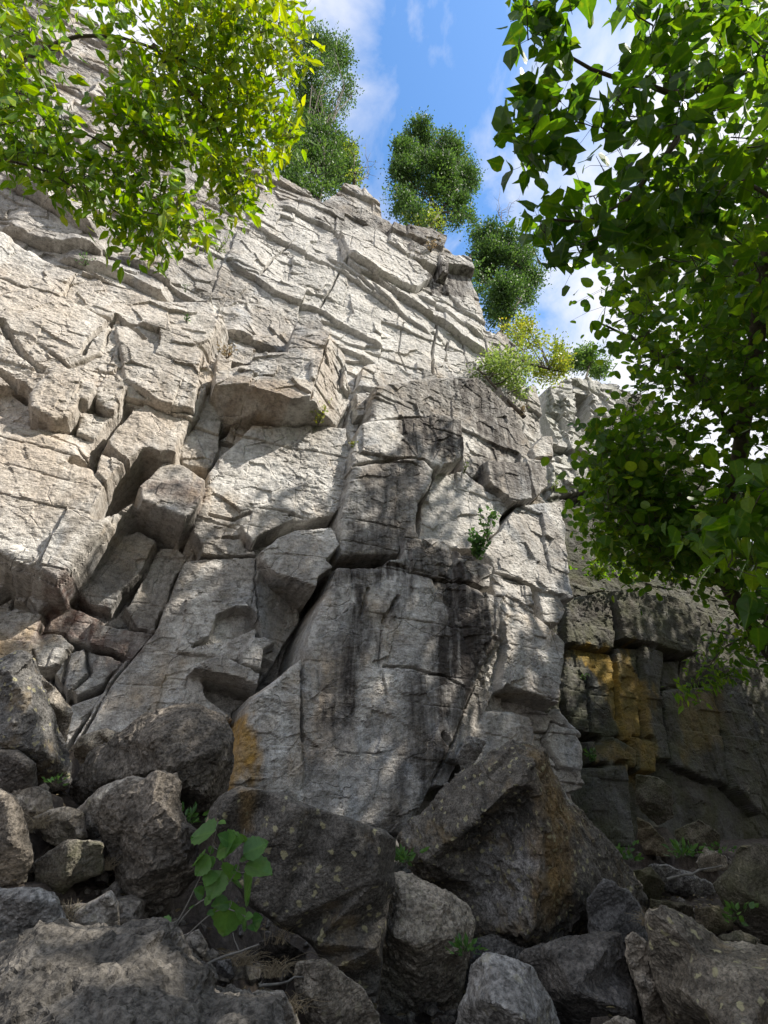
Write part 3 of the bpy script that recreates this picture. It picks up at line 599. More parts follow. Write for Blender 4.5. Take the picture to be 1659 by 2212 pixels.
    o = w.build('cliff', M['cliff'], top, right)
    o['kind'] = 'structure'
    return o
main_wall()

def back_wall():
    w = Wall(11.4, 3.0, 24, -2.0, 22, .045, 23)
    F = w.fac; w.k *= .35
    # upper wall is set back behind a ledge
    zl = on_wall(1300, 1268, 0, 11.4)[1]
    w.M -= .7 * sstep(zl - .1, zl + .25, w.Zw)
    for P, h in (([(1225, 1290), (1330, 1270), (1330, 1408), (1225, 1390)], .35), ([(1330, 1270), (1480, 1290), (1520, 1340), (1505, 1415), (1430, 1400), (1350, 1375)], .55),
                 ([(1225, 1400), (1330, 1415), (1345, 1520), (1340, 1590), (1290, 1600), (1235, 1580), (1215, 1490)], .10), ([(1330, 1400), (1390, 1400), (1388, 1600), (1345, 1600)], .22),
                 ([(1390, 1390), (1435, 1410), (1430, 1490), (1450, 1640), (1400, 1640)], .4), ([(1425, 1430), (1470, 1425), (1465, 1485), (1428, 1485)], .1),
                 ([(1430, 1490), (1545, 1480), (1570, 1560), (1575, 1700), (1450, 1650)], .32), ([(1545, 1430), (1600, 1440), (1640, 1600), (1650, 1760), (1590, 1700), (1570, 1560)], .5),
                 ([(1270, 1600), (1330, 1590), (1380, 1620), (1375, 1660), (1280, 1650)], .45), ([(1220, 1660), (1360, 1650), (1375, 1830), (1230, 1830)], .45), ([(1370, 1590), (1415, 1600), (1420, 1670), (1375, 1665)], .4),
                 ([(1205, 850), (1300, 850), (1300, 900), (1230, 905)], -.55), ([(1185, 990), (1260, 960), (1290, 1060), (1190, 1070)], -.5), ([(1225, 900), (1310, 905), (1300, 960), (1220, 985)], -.7)):
        F(P, h, k=.3, crack=.22, cw=.07, bev=.06, rb=.12)
    F([(1150, 760), (1420, 780), (1420, 1090), (1150, 1090)], 0, rel=True, bev=0, crack=0, k=1.3, sw=.3, hu=-.8)
    F([(1185, 1070), (1280, 1064), (1290, 1130), (1220, 1150)], -3, crack=0)
    F([(1185, 895), (1222, 905), (1215, 985), (1190, 990)], -2.5, crack=0)
    w.crack([(1262, 1470), (1270, 1600)], .04, .2); w.crack([(1240, 1590), (1290, 1600), (1270, 1620)], .15, .5)
    st = w.stain
    st('ochre', [(1232, 1400), (1300, 1402), (1330, 1425), (1345, 1500), (1346, 1590), (1334, 1560), (1322, 1500), (1290, 1462), (1255, 1440)], 1.0, .08, .15)
    st('ochre', [(1235, 1405), (1330, 1410), (1400, 1500), (1415, 1670), (1380, 1680), (1350, 1560), (1300, 1470)], .6, .2, .25)
    st('ochre', [(1345, 1390), (1390, 1480), (1388, 1600), (1348, 1600)], .75, .12, .25); st('ochre', [(1375, 1600), (1415, 1600), (1420, 1680), (1380, 1680)], .8, .12, .35)
    st('ochre', [(1280, 1600), (1380, 1620), (1375, 1660), (1280, 1650)], .5, .12, .4); st('ochre', [(1460, 1500), (1540, 1490), (1560, 1600), (1470, 1640)], .35, .2, .3)
    st('pale', [(1150, 760), (1340, 780), (1340, 1020), (1150, 1100)], 1.0, .4, -1.0)
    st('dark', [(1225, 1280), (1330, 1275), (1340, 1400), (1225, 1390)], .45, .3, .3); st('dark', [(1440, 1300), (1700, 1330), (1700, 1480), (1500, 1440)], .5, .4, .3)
    top = [on_wall(x, y, -.7, 11.4) for x, y in ((1180, 840), (1215, 822), (1260, 818), (1310, 822), (1400, 850))]
    top = [(top[0][0] - .5, 15.0)] + top + [(24, 15)]
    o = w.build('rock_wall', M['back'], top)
    o['kind'] = 'structure'; return o
back_wall()

# ---------------------------------------------------------------- ground
def G0(x, y): return .72 + .15 * np.maximum(0, y - 5) + .04 * np.maximum(0, -x) - 0.05 * np.maximum(0, -y)
BLOBS = []                              # (x, y, z, radius) of boulder feet
TO_BUILD_GROUND = []

# ---------------------------------------------------------------- boulders
def boulder(label, P, D, th, mat, inner=(), vox=None, rough=1.0, seed=0, pits=0, group=None, name='boulder', amp=1.0, stains=()):
    rg = np.random.default_rng(seed + 100)
    P3 = np.array([(p[0], p[1], p[2] if len(p) > 2 else 0.0) for p in P], float)
    c = P3[:, :2].mean(0); k = D / FOC; n0 = len(P3)
    span = max(np.ptp(P3[:, 0]), np.ptp(P3[:, 1])); size = span * k * 1.15
    ring = []
    for a, b in zip(P3, np.roll(P3, -1, 0)):                       # break the outline's straight runs
        L = np.hypot(*(b - a)[:2]); m = max(1, int(L / (span * .07)))
        nrm = np.array((b[1] - a[1], a[0] - b[0], 0)) / (L + 1e-6)
        for q in range(m):
            e = rg.normal(0, .008 * span) if q else 0
            ring.append(a + (b - a) * q / m + nrm * e + np.array((0, 0, abs(rg.normal(0, .02)) * size)))
    ring = np.array(ring); n = len(ring)
    if inner: inn = np.array(inner, float)
    else:
        sel_ = rg.choice(n0, 2 if n0 < 8 else 3, replace=False)
        inn = np.array([(*(c + (np.array((x, y)) - c) * rg.uniform(.25, .7)), d - size * rg.uniform(.08, .20)) for x, y, d in P3[sel_]])
    pts2 = [Vector((p[0] / 100, p[1] / 100)) for p in ring] + [Vector((p[0] / 100, p[1] / 100)) for p in inn]
    from mathutils.geometry import delaunay_2d_cdt
    vs, es, fs, ov, oe, of_ = delaunay_2d_cdt(pts2, [(q, (q + 1) % n) for q in range(n)], [], 1, 1e-5)
    dep = []
    for q, o_ in enumerate(ov): dep.append((ring[o_[0]][2] if o_[0] < n else inn[o_[0] - n][2]) if o_ else 0.0)
    bm = bmesh.new()
    fr = [bm.verts.new(at(v.x * 100, v.y * 100, D + d)) for v, d in zip(vs, dep)]
    idx = {}
    for q, o_ in enumerate(ov):
        for w in o_: idx[w] = q
    for f in fs:
        try: bm.faces.new([fr[q] for q in f])
        except ValueError: pass
    prev = [fr[idx[q]] for q in range(n)]
    for f_, g_ in ((.985, .28), (.93, .62), (.70, .95)):
        cur = [bm.verts.new(at(c[0] + (x - c[0]) * f_, c[1] + (y - c[1]) * f_, D + d * (1 - g_ * .5) + th * g_ * rg.uniform(.94, 1.06))) for x, y, d in ring]
        for q in range(n):
            q2 = (q + 1) % n
            try: bm.faces.new((prev[q], prev[q2], cur[q2], cur[q]))
            except ValueError: pass
        prev = cur
    cv = bm.verts.new(at(c[0], c[1], D + th * 1.05))
    for q in range(n): bm.faces.new((prev[q], prev[(q + 1) % n], cv))
    bmesh.ops.recalc_face_normals(bm, faces=bm.faces)
    ctr = np.array(at(c[0], c[1], D))
    me = bpy.data.meshes.new('h'); bm.to_mesh(me); bm.free()
    o = bpy.data.objects.new('h', me); COL.objects.link(o)
    md = o.modifiers.new('r', 'REMESH'); md.mode = 'VOXEL'; md.voxel_size = vox or size / 75
    ms = o.modifiers.new('s', 'SMOOTH'); ms.factor = .5; ms.iterations = 1
    dg = bpy.context.evaluated_depsgraph_get(); ev = o.evaluated_get(dg); m2 = bpy.data.meshes.new_from_object(ev)
    n = len(m2.vertices); co = np.empty(n * 3, np.float32); m2.vertices.foreach_get('co', co); co = co.reshape(-1, 3).astype(float)
    no = np.empty(n * 3, np.float32); m2.vertices.foreach_get('normal', no); no = no.reshape(-1, 3)
    bpy.data.objects.remove(o); bpy.data.meshes.remove(me)
    q = co / size
    wq = co + .03 * size * np.stack([fbm(q[:, 0] * 4, q[:, 1] * 4, q[:, 2] * 4, 3, seed + k) for k in (1, 2, 3)], 1)
    c1, _ = chips3(wq, 3.2 / size, seed + 5); c2, b2 = chips3(wq, 8.0 / size, seed + 9); c3, _ = chips3(wq, 20.0 / size, seed + 13)
    c4, _ = chips3(wq, 44.0 / size, seed + 15)
    s_ = min(size, 1.6)
    d = amp * (.045 * c1 + .08 * c2 + .16 * c3 + .22 * c4) + rough * (.006 * s_ * fbm(q[:, 0] * 7, q[:, 1] * 7, q[:, 2] * 7, 4, seed + 20, .6) + .010 * fbm(co[:, 0] * 14, co[:, 1] * 14, co[:, 2] * 14, 4, seed + 22, .7) * min(1, size))
    if pits:
        _, f1 = chips3(wq, 7.0, seed + 31); _, f2 = chips3(wq, 13.0, seed + 33)
        d -= pits * (.07 * np.clip(1 - f1 / .42, 0, 1) ** .6 + .025 * np.clip(1 - f2 / .45, 0, 1) ** .6) * sstep(-.3, .4, fbm(co[:, 0] * 2.5, co[:, 1] * 2.5, co[:, 2] * 2.5, 3, seed + 40))
    co = co + no * d[:, None]
    att = {}
    rel = co - EYE; dz_ = rel @ FWD; rx = 829.5 + rel @ RT / dz_ * FOC; ry = 1106 - rel @ UP / dz_ * FOC
    for nm_, poly, v_, sf in stains:
        wv = .9 * sf * fbm(co[:, 0] * 5, co[:, 1] * 5, co[:, 2] * 5, 4, seed + 77, .6)
        a_ = v_ * sstep(-sf, sf, poly_sd(poly, rx + wv * 2, ry + wv * 2)); att[nm_] = np.maximum(att.get(nm_, 0), a_)
    base = np.array((ctr[0], ctr[1], co[:, 2].min()))
    m2.vertices.foreach_set('co', (co - base).astype(np.float32).ravel())
    m2.polygons.foreach_set('use_smooth', np.zeros(len(m2.polygons), bool)); m2.materials.clear(); m2.materials.append(mat); m2.update()
    for an, av in att.items():
        a = m2.attributes.new(an, 'FLOAT', 'POINT'); a.data.foreach_set('value', av.astype(np.float32))
    m2.name = name
    ob = bpy.data.objects.new(name, m2); COL.objects.link(ob); ob.location = base
    tag(ob, label, name.replace('_', ' '), group)
    bb0 = co.min(0); bb1 = co.max(0)
    BLOBS.append((base[0], base[1] + th * .6, base[2], .5 * max(bb1[0] - bb0[0], bb1[1] - bb0[1])))
    return ob

GB = 'fallen boulders below the cliff'
def boulders():
    d, s, g, b, p = M['dark_rock'], M['slab_rock'], M['grey_rock'], M['brown_rock'], M['pale_rock']
    boulder('huge grey weathered rock filling the bottom left corner, nearest of all', [(-90, 2050, .1), (0, 2036), (90, 2002), (200, 2016), (280, 2008), (350, 1998), (400, 2054), (460, 2099, -.05), (470, 2139, -.08), (600, 2175, -.18), (625, 2280, -.42), (-90, 2330, -.6)], 1.75, 1.1, M['corner_rock'],
            [(150, 2050, -.10), (310, 2045, -.09), (60, 2120, -.26), (340, 2130, -.24), (250, 2200, -.40), (500, 2230, -.40), (200, 2280, -.56)], .011, 1.6, 1, group=GB, amp=1.1)
    boulder('tall upright slab spotted with pale lichen, behind the leafy plant', [(440, 1779), (478, 1716), (520, 1697), (650, 1734), (760, 1768), (829, 1790), (856, 1812, .06), (850, 1879, .06), (826, 2050, .02), (822, 2155), (785, 2162), (710, 2109), (675, 2044), (600, 2004), (540, 1959), (490, 1890)], 3.1, .65, s,
            [(462, 1782, -.10), (484, 1728, -.06), (522, 1708, -.05), (650, 1744, -.06), (755, 1777, -.07), (822, 1800, -.08), (815, 1900, -.10), (812, 2050, -.12), (808, 2145, -.13), (785, 2150, -.13), (712, 2095, -.13), (680, 2035, -.12), (605, 1992, -.12), (545, 1948, -.11), (498, 1882, -.11)], .014, .5, 2, group=GB, amp=.3,
            stains=[('ochre', [(520, 1710), (560, 1715), (550, 1800), (525, 1800)], .5, 12), ('dark', [(690, 1760), (840, 1800), (830, 1900), (700, 1850)], .35, 40)])
    boulder('dark speckled upright boulder just left of the leafy plant', [(205, 1759), (225, 1719), (310, 1685), (340, 1662), (380, 1672), (392, 1759), (427, 1799), (428, 1889), (350, 1969), (278, 2016), (255, 1989), (250, 1899), (230, 1824)], 3.2, .8, d,
            [(330, 1720, -.10), (385, 1780, -.16), (300, 1800, -.16), (275, 1900, -.15), (395, 1860, -.14), (300, 1965, -.08), (330, 1880, -.2)], .016, 1.0, 3, group=GB)
    boulder('long black topped boulder leaning up beside the streaked pillar', [(140, 1728), (190, 1640), (310, 1545), (345, 1530), (415, 1519), (480, 1546), (503, 1590), (496, 1680), (460, 1770), (425, 1790), (385, 1730), (270, 1760), (190, 1755)], 4.7, 1.3, d,
            [(330, 1600, -.45), (400, 1560, -.25), (350, 1660, -.55), (470, 1620, -.3), (440, 1720, -.35), (215, 1690, -.25)], .022, 1.0, 4, group=GB)
    boulder('tall mottled rock at the left edge, yellowish on its face', [(-80, 1440), (0, 1425), (40, 1405), (72, 1420), (82, 1456), (97, 1500), (132, 1600), (150, 1650), (150, 1700), (-80, 1740)], 4.4, 1.0, s,
            [(20, 1450, -.2), (60, 1520, -.3), (90, 1620, -.35), (0, 1600, -.4)], .024, 1.2, 5, group=GB)
    boulder('pale pointed sliver of rock beside the mottled left edge rock', [(80, 1456), (110, 1476), (157, 1536), (140, 1615), (150, 1650), (110, 1640), (85, 1520)], 5.2, .5, p, (), .022, 1.0, 6, group=GB)
    boulder('low dark stone on the left edge under the mottled rock', [(-60, 1625), (40, 1618), (76, 1650), (80, 1705), (-60, 1715)], 3.9, .7, d, (), .022, 1.0, 7, group=GB)
    boulder('dark boulder cut off by the left edge, beside dry grass', [(-80, 1700), (0, 1706), (32, 1724), (58, 1790), (74, 1860), (40, 1912), (-80, 1925)], 2.9, .8, d, (), .018, 1.0, 8, group=GB)
    boulder('rough brownish stone above the dry grass tuft', [(20, 1700), (60, 1690), (110, 1712), (118, 1762), (60, 1768), (35, 1740)], 3.9, .6, g, (), .02, 1.2, 9, group=GB)
    boulder('smooth wedge shaped dark rock with tan corner, left of the speckled boulder', [(74, 1862), (145, 1812), (222, 1818), (226, 1885), (160, 1909), (130, 1942), (74, 1916)], 3.0, .7, b, (), .018, .6, 10, group=GB)
    boulder('rounded grey boulder at the left edge above the corner rock', [(-70, 1930), (20, 1920), (80, 1917), (125, 1939), (150, 1999), (100, 2030), (-70, 2060)], 2.4, .7, g, (), .015, 1.2, 11, group=GB)
    boulder('small angular stone under the speckled boulder', [(160, 1975), (200, 1945), (240, 1922), (256, 1950), (258, 2012), (200, 2030), (155, 2015)], 2.7, .5, g, (), .015, 1.0, 12, group=GB)
    boulder('brown stone right of the dry grass tuft', [(70, 1765), (140, 1742), (178, 1752), (190, 1812), (130, 1830), (95, 1815)], 3.4, .6, g, (), .018, 1.2, 13, group=GB)
    boulder('rough sloping stone wedged behind the speckled boulder', [(160, 1755), (220, 1700), (285, 1676), (320, 1683), (260, 1760), (235, 1830), (170, 1825)], 3.7, .7, g, (), .018, 1.4, 14, group=GB)
    boulder('pale weathered stone between the sliver and long black boulder', [(135, 1640), (175, 1590), (230, 1572), (260, 1590), (200, 1650), (150, 1680)], 5.6, .7, p, (), .025, 1, 15, group=GB)
    boulder('largest pyramid shaped boulder, pitted below and ochre on its right side', [(856, 1809, .1), (950, 1709), (1055, 1629), (1105, 1602), (1180, 1620, .2), (1192, 1660, .3), (1232, 1734, .5), (1270, 1774, .6), (1335, 1844, .7), (1400, 1940, .8), (1405, 2020, .8), (1280, 2080, .2), (1155, 2110), (1100, 2100), (900, 2050, .2), (920, 1950, .2), (885, 1870, .1)], 5.0, 2.2, s,
            [(1148, 1650, -.50), (1105, 1700, -.55), (1060, 1745, -.50), (985, 1800, -.42), (920, 1860, -.25), (1165, 1700, -.50), (1100, 1760, -.18), (1030, 1830, -.12), (1060, 1930, -.25), (1170, 1780, -.60), (1165, 1900, -.75), (1150, 2020, -.80), (1060, 2010, -.40), (1240, 1860, -.25), (1310, 1960, -.05)], .024, 1.0, 16, pits=.9, group=GB,
            stains=[('ochre', [(1160, 1640), (1190, 1650), (1235, 1760), (1225, 1850), (1200, 1960), (1160, 1980), (1155, 1880), (1180, 1780)], .7, 34), ('pale', [(1020, 1860), (1100, 1760), (1160, 1820), (1150, 1920), (1120, 2020), (1030, 1960)], .8, 22), ('dark', [(1000, 1800), (1120, 1700), (1160, 1700), (1160, 1790), (1060, 1800), (1020, 1850)], .7, 16), ('pale', [(1185, 1640), (1196, 1640), (1240, 1740), (1228, 1740)], .9, 5)])
    boulder('dark rounded boulder between the lichen slab and the pyramid boulder', [(822, 2000), (832, 1925), (845, 1887), (890, 1890), (955, 1922), (1015, 1957), (1026, 1995), (1010, 2080), (985, 2200), (820, 2200)], 3.7, .9, g,
            [(870, 1925, -.15), (960, 1970, -.22), (900, 2040, -.35), (980, 2030, -.28), (850, 2020, -.28)], .018, 1.0, 17, group=GB)
    boulder('peaked ragged rock at the bottom centre right', [(1020, 2084), (1050, 2057), (1100, 2072), (1150, 2088), (1162, 2114), (1192, 2159), (1230, 2290), (960, 2290), (1012, 2139)], 2.2, .7, g,
            [(1060, 2080, -.03), (1120, 2110, -.10), (1060, 2160, -.22), (1130, 2200, -.28)], .013, 1.6, 18, group=GB)
    boulder('broad flat topped dark boulder behind the peaked ragged rock', [(1125, 2060), (1190, 2034), (1280, 2013), (1340, 2017), (1352, 2059), (1395, 2149), (1400, 2270), (1180, 2270), (1150, 2130)], 2.9, .9, d,
            [(1200, 2060, -.10), (1310, 2050, -.12), (1240, 2140, -.30), (1350, 2180, -.30)], .016, .9, 19, group=GB)
    boulder('narrow pale upright stone beside the big bottom right slab', [(1350, 2029), (1368, 2012), (1396, 2037), (1402, 2089), (1428, 2139), (1455, 2240), (1400, 2250), (1375, 2130), (1352, 2070)], 2.7, .4, p, (), .014, .8, 20, group=GB)
    boulder('big smooth grey slab in the bottom right corner', [(1398, 1969), (1430, 1959), (1480, 1982), (1540, 2017), (1552, 2036), (1640, 2045), (1760, 2060), (1760, 2290), (1465, 2290), (1420, 2124), (1402, 2059)], 2.6, 1.0, s,
            [(1440, 1990, -.08), (1500, 2050, -.15), (1600, 2100, -.35), (1480, 2150, -.28), (1680, 2100, -.4), (1600, 2240, -.6)], .016, .9, 21, group=GB)
    boulder('mid sized dark rock leaning on the right foot of the pyramid boulder', [(1268, 1945), (1305, 1897), (1362, 1927), (1390, 1972), (1400, 2040), (1350, 2060), (1275, 2060)], 4.1, .8, d, (), .018, .9, 22, group=GB)
    boulder('large mossy brown boulder at the right edge', [(1540, 1909), (1580, 1869), (1595, 1829), (1630, 1822), (1740, 1845), (1740, 2050), (1630, 2040), (1575, 1975)], 5.2, 1.3, b, (), .024, .9, 23, group=GB)
    boulder('dark flat stone filling the gap left of the wedge shaped rock', [(-60, 1840), (60, 1850), (90, 1900), (80, 1935), (-60, 1935)], 3.3, .6, g, (), None, 1.0, 91, group=GB)
    boulder('shadowed block behind the wedge shaped rock and the speckled boulder', [(100, 1800), (210, 1790), (262, 1870), (262, 1960), (150, 1960), (90, 1900)], 3.9, .8, d, (), None, 1.0, 92, group=GB)
    boulder('low grey block between the edge boulder and the brown stone', [(20, 1740), (110, 1735), (150, 1800), (120, 1860), (30, 1850)], 4.4, .8, g, (), None, 1.0, 93, group=GB)
    boulder('dark block low under the long black topped boulder', [(170, 1700), (420, 1700), (455, 1800), (440, 1900), (200, 1820)], 5.2, .9, d, (), None, 1.0, 94, group=GB)
    boulder('buried grey stone under the rounded left boulder', [(100, 1960), (200, 1950), (270, 2000), (260, 2060), (110, 2060)], 2.9, .5, g, (), None, 1.0, 95, group=GB)
    boulder('shaded stone filling the gap right of the dark rounded boulder', [(960, 2040), (1060, 2020), (1160, 2060), (1170, 2150), (980, 2200)], 4.2, .8, d, (), None, 1.0, 96, group=GB)
    T = [('brown stone behind the dark leaning rock', [(1360, 1884), (1405, 1872), (1436, 1909), (1424, 1945), (1380, 1935)], 6.6, b),
         ('long sloping grey stone on the right hand path', [(1400, 1870), (1440, 1868), (1500, 1890), (1545, 1915), (1548, 1945), (1500, 1945), (1440, 1925)], 7.2, g),
         ('small whitish pointed stone near the right wall', [(1504, 1862), (1523, 1829), (1570, 1852), (1572, 1880), (1520, 1882)], 8.0, p),
         ('rounded dark stone below the right rock wall', [(1458, 1795), (1510, 1771), (1555, 1802), (1552, 1835), (1495, 1848), (1462, 1825)], 9.2, b),
         ('square block fallen at the foot of the right rock wall', [(1374, 1672), (1420, 1680), (1452, 1702), (1456, 1765), (1420, 1782), (1390, 1755), (1374, 1735)], 10.5, b),
         ('narrow stone under the square fallen block', [(1377, 1765), (1404, 1779), (1446, 1828), (1432, 1850), (1394, 1846), (1378, 1810)], 9.5, b),
         ('flat tan stone beside the right dark leaning rock', [(1404, 1942), (1470, 1950), (1496, 1958), (1500, 1992), (1454, 1985), (1404, 1965)], 5.6, b),
         ('tan rounded stone left of the green seedling', [(1500, 1963), (1552, 1957), (1580, 1978), (1584, 2005), (1550, 2018), (1508, 2002)], 5.0, b),
         ('low reddish stone right of the tan rounded one', [(1552, 2022), (1600, 2010), (1640, 2030), (1640, 2060), (1570, 2060)], 4.3, b),
         ('pale broken stone at the bottom edge below the peaked rock', [(1300, 2215), (1335, 2194), (1370, 2205), (1380, 2260), (1290, 2260)], 2.0, g),
         ('grey cube of rock against the foot of the pillar', [(1030, 1640), (1050, 1600), (1010, 1590), (985, 1640), (1000, 1670)], 7.6, g),
         ('shadowed stone wedged in the gap below the lichen slab', [(560, 2035), (600, 2020), (660, 2060), (665, 2100), (600, 2105), (555, 2070)], 3.6, d),
         ('pinkish stone on the rubble near the plant roots', [(395, 2020), (430, 2008), (448, 2040), (440, 2075), (400, 2060)], 2.7, g),
         ('whitish stone low in the rubble left of the lichen slab base', [(640, 2080), (700, 2075), (780, 2130), (820, 2190), (830, 2260), (690, 2260), (640, 2150)], 2.7, g),
         ('small dark stone in the rubble under the plant', [(470, 2075), (498, 2072), (506, 2110), (480, 2130), (465, 2100)], 2.7, d),
         ('flat grey stone at the bottom edge in front of the rubble', [(500, 2165), (560, 2140), (612, 2142), (640, 2200), (660, 2280), (480, 2280)], 2.1, g)]
    for i, (lb, P, D, m) in enumerate(T):
        boulder(lb, P, D, .35 if D < 4 else .7, m, (), None, 1.1, 40 + i, group='small stones in the talus', name='stone')
boulders()

def ground():
    a = np.concatenate([-np.geomspace(400, 9.5, 26), np.linspace(-9, 12, 300), np.geomspace(12.5, 400, 26)])
    c = np.concatenate([-np.geomspace(400, 1.5, 26), np.linspace(-1, 18, 280), np.geomspace(18.5, 400, 22)])
    X, Y = np.meshgrid(a, c)
    Zg = G0(X, np.minimum(Y, 17))
    for x, y, z, r in BLOBS:
        dd = np.hypot(X - x, Y - y); Zg = np.maximum(Zg, z + .04 - np.maximum(0, dd - r * .45) * 2.2)
    Zg = np.minimum(Zg, 2.6)
    near = np.exp(-((X / 12) ** 2 + ((Y - 5) / 14) ** 2))
    c1, e1, i1 = chips2(X * 3.1, Y * 3.1, 7); c2, e2, i2 = chips2(X * 8, Y * 8, 9)
    Zg += near * (.10 * c1 + .05 * c2 + .10 * (i1 - .5) * np.clip(e1 * 5, 0, 1) + .05 * i2 * np.clip(e2 * 4, 0, 1) + .03 * fbm(X * 9, Y * 9, None, 4, 3))
    Zg -= .25 * (1 - near)
    idx = np.arange(X.size).reshape(X.shape)
    Fq = np.stack([idx[:-1, :-1], idx[:-1, 1:], idx[1:, 1:], idx[1:, :-1]], -1).reshape(-1, 4)
    b = NB('talus soil'); pos = b.n('ShaderNodeNewGeometry').outputs['Position']
    col = b.ramp(b.noise(pos, 6, 9, .7), [(.3, (.035, .028, .022)), (.5, (.085, .068, .055)), (.66, (.15, .125, .105)), (.8, (.21, .19, .17))])
    col = b.mix(.8, col, b.ramp(b.noise(pos, 45, 5, .7), [(.3, .4), (.65, 1.3)]), 'MULTIPLY')
    p = b.n('ShaderNodeBsdfPrincipled'); b.l(col, p.inputs['Base Color']); p.inputs['Roughness'].default_value = .95
    b.l(b.bump(b.noise(pos, 30, 8, .75), .8, .03), p.inputs['Normal']); o_ = b.n('ShaderNodeOutputMaterial'); b.l(p.outputs[0], o_.inputs[0])
    o = mesh_np('ground', np.stack([X, Y, Zg], -1).reshape(-1, 3), Fq, None, b.m); o['kind'] = 'structure'
    global GZ
    GZ = (a, c, Zg)
ground()
def gz(x, y):
    a, c, Zg = GZ; return float(Zg[min(np.searchsorted(c, y), len(c) - 1), min(np.searchsorted(a, x), len(a) - 1)])

# ---------------------------------------------------------------- foliage
LEAF_OV = (np.array([(0, 0, 0), (-.20, .14, .02), (-.33, .38, .05), (-.22, .68, .03), (0, 1, -.08), (.22, .68, .03), (.33, .38, .05), (.20, .14, .02), (0, .38, -.02), (0, .70, -.03)]),
           [(0, 8, 2, 1), (0, 7, 6, 8), (8, 9, 3, 2), (8, 6, 5, 9)], [(9, 4, 3), (9, 5, 4)])
LEAF_NR = (np.array([(0, 0, 0), (-.20, .3, .03), (-.17, .62, .02), (0, 1, -.10), (.17, .62, .02), (.20, .3, .03), (0, .45, -.03)]), [(0, 6, 2, 1), (0, 5, 4, 6)], [(6, 3, 2), (6, 4, 3)])
LEAF_LB = (np.array([(0, 0, 0), (-.25, -.03, .03), (-.37, .16, .06), (-.40, .36, .05), (-.30, .52, .04), (-.17, .76, .0), (0, 1.12, -.12), (.13, .80, 0), (.29, .58, .04), (.36, .40, .02), (.37, .16, .06), (.25, -.03, .03), (0, .5, -.03)]),
           [(0, 12, 2, 1), (0, 11, 10, 12), (12, 4, 3, 2), (12, 10, 9, 8), (12, 6, 5, 4), (12, 8, 7, 6)], [])
LEAF_RD = (np.array([(0, 0, 0), (-.24, .06, .03), (-.40, .32, .05), (-.38, .60, .04), (-.2, .86, .0), (0, 1.0, -.06), (.2, .86, 0), (.38, .60, .04), (.40, .32, .05), (.24, .06, .03), (0, .35, -.03), (0, .7, -.04)]),
           [(0, 10, 2, 1), (0, 9, 8, 10), (10, 11, 3, 2), (10, 8, 7, 11), (11, 5, 4, 3), (11, 7, 6, 5)], [])
LEAF_SM = (np.array([(0, 0, 0), (-.28, .5, .03), (0, 1, 0), (.28, .5, .03)]), [(0, 3, 2, 1)], [])
def unit(v): return v / (np.linalg.norm(v, axis=-1, keepdims=True) + 1e-9)
def leaves(name, shape, P, A, Nn, size, tint, mat, parent=None):
    T, Q4, Q3 = shape; P = np.asarray(P); n = len(P)
    A = unit(A); Nn = unit(Nn - (Nn * A).sum(1, keepdims=True) * A); B = np.cross(A, Nn)
    V = P[:, None] + size[:, None, None] * (T[None, :, 0:1] * B[:, None] + T[None, :, 1:2] * A[:, None] + T[None, :, 2:3] * Nn[:, None])
    k = len(T); off = (np.arange(n) * k)[:, None, None]
    Fq = (np.array(Q4)[None] + off).reshape(-1, 4); Ft = (np.array(Q3)[None] + off).reshape(-1, 3) if Q3 else None
    return mesh_np(name, V.reshape(-1, 3), Fq, Ft, mat, attrs={'tint': np.repeat(tint, k), 'rib': np.tile((np.abs(T[:, 0]) < 1e-6).astype(float), n)}, parent=None)
def tubes(name, segs, mat, sides=5):
    VV = []; FF = []; k = 0
    for pts, rad in segs:
        pts = np.asarray(pts, float); m = len(pts); t = unit(np.gradient(pts, axis=0))
        ref = np.array((0.3, .2, 1.0)) if abs(t[0][2]) < .8 else np.array((1.0, .1, 0))
        u = unit(np.cross(t, ref)); v = np.cross(t, u)
        an = np.arange(sides) * 2 * math.pi / sides
        rad = np.asarray(rad, float)
        ring = pts[:, None] + rad[:, None, None] * (np.cos(an)[None, :, None] * u[:, None] + np.sin(an)[None, :, None] * v[:, None])
        VV.append(ring.reshape(-1, 3))
        i = np.arange(m - 1)[:, None] * sides; j = np.arange(sides)[None]; j2 = (j + 1) % sides
        FF.append((np.stack([i + j, i + j2, i + sides + j2, i + sides + j], -1) + k).reshape(-1, 4)); k += m * sides
    return mesh_np(name, np.concatenate(VV), np.concatenate(FF), None, mat, smooth=True)
def wiggly(p0, p1, n, amp, rg, sag=0):
    t = np.linspace(0, 1, n)[:, None]; p = p0 + (p1 - p0) * t
    L = np.linalg.norm(p1 - p0); w = np.cumsum(rg.normal(0, 1, (n, 3)), 0); w -= w[0] + (w[-1] - w[0]) * t
    p = p + w * amp * L / math.sqrt(n); p[:, 2] -= (sag * L * 4 * t * (1 - t))[:, 0]
    return p
def smooth_path(P, n):
    P = np.array(P, float); d = np.r_[0, np.cumsum(np.linalg.norm(np.diff(P, axis=0), axis=1))]
    q = np.linspace(0, d[-1], n); out = np.stack([np.interp(q, d, P[:, k]) for k in range(3)], 1)
    for _ in range(3): out[1:-1] = .25 * out[:-2] + .5 * out[1:-1] + .25 * out[2:]
    return out
def in_poly(rg, P, n):
    P = np.array(P, float); lo, hi = P.min(0), P.max(0); out = np.zeros((0, 2))
    while len(out) < n:
        q = rg.uniform(lo, hi, (n * 2, 2)); out = np.vstack([out, q[poly_sd(P, q[:, 0], q[:, 1]) > 0]])
    return out[:n]

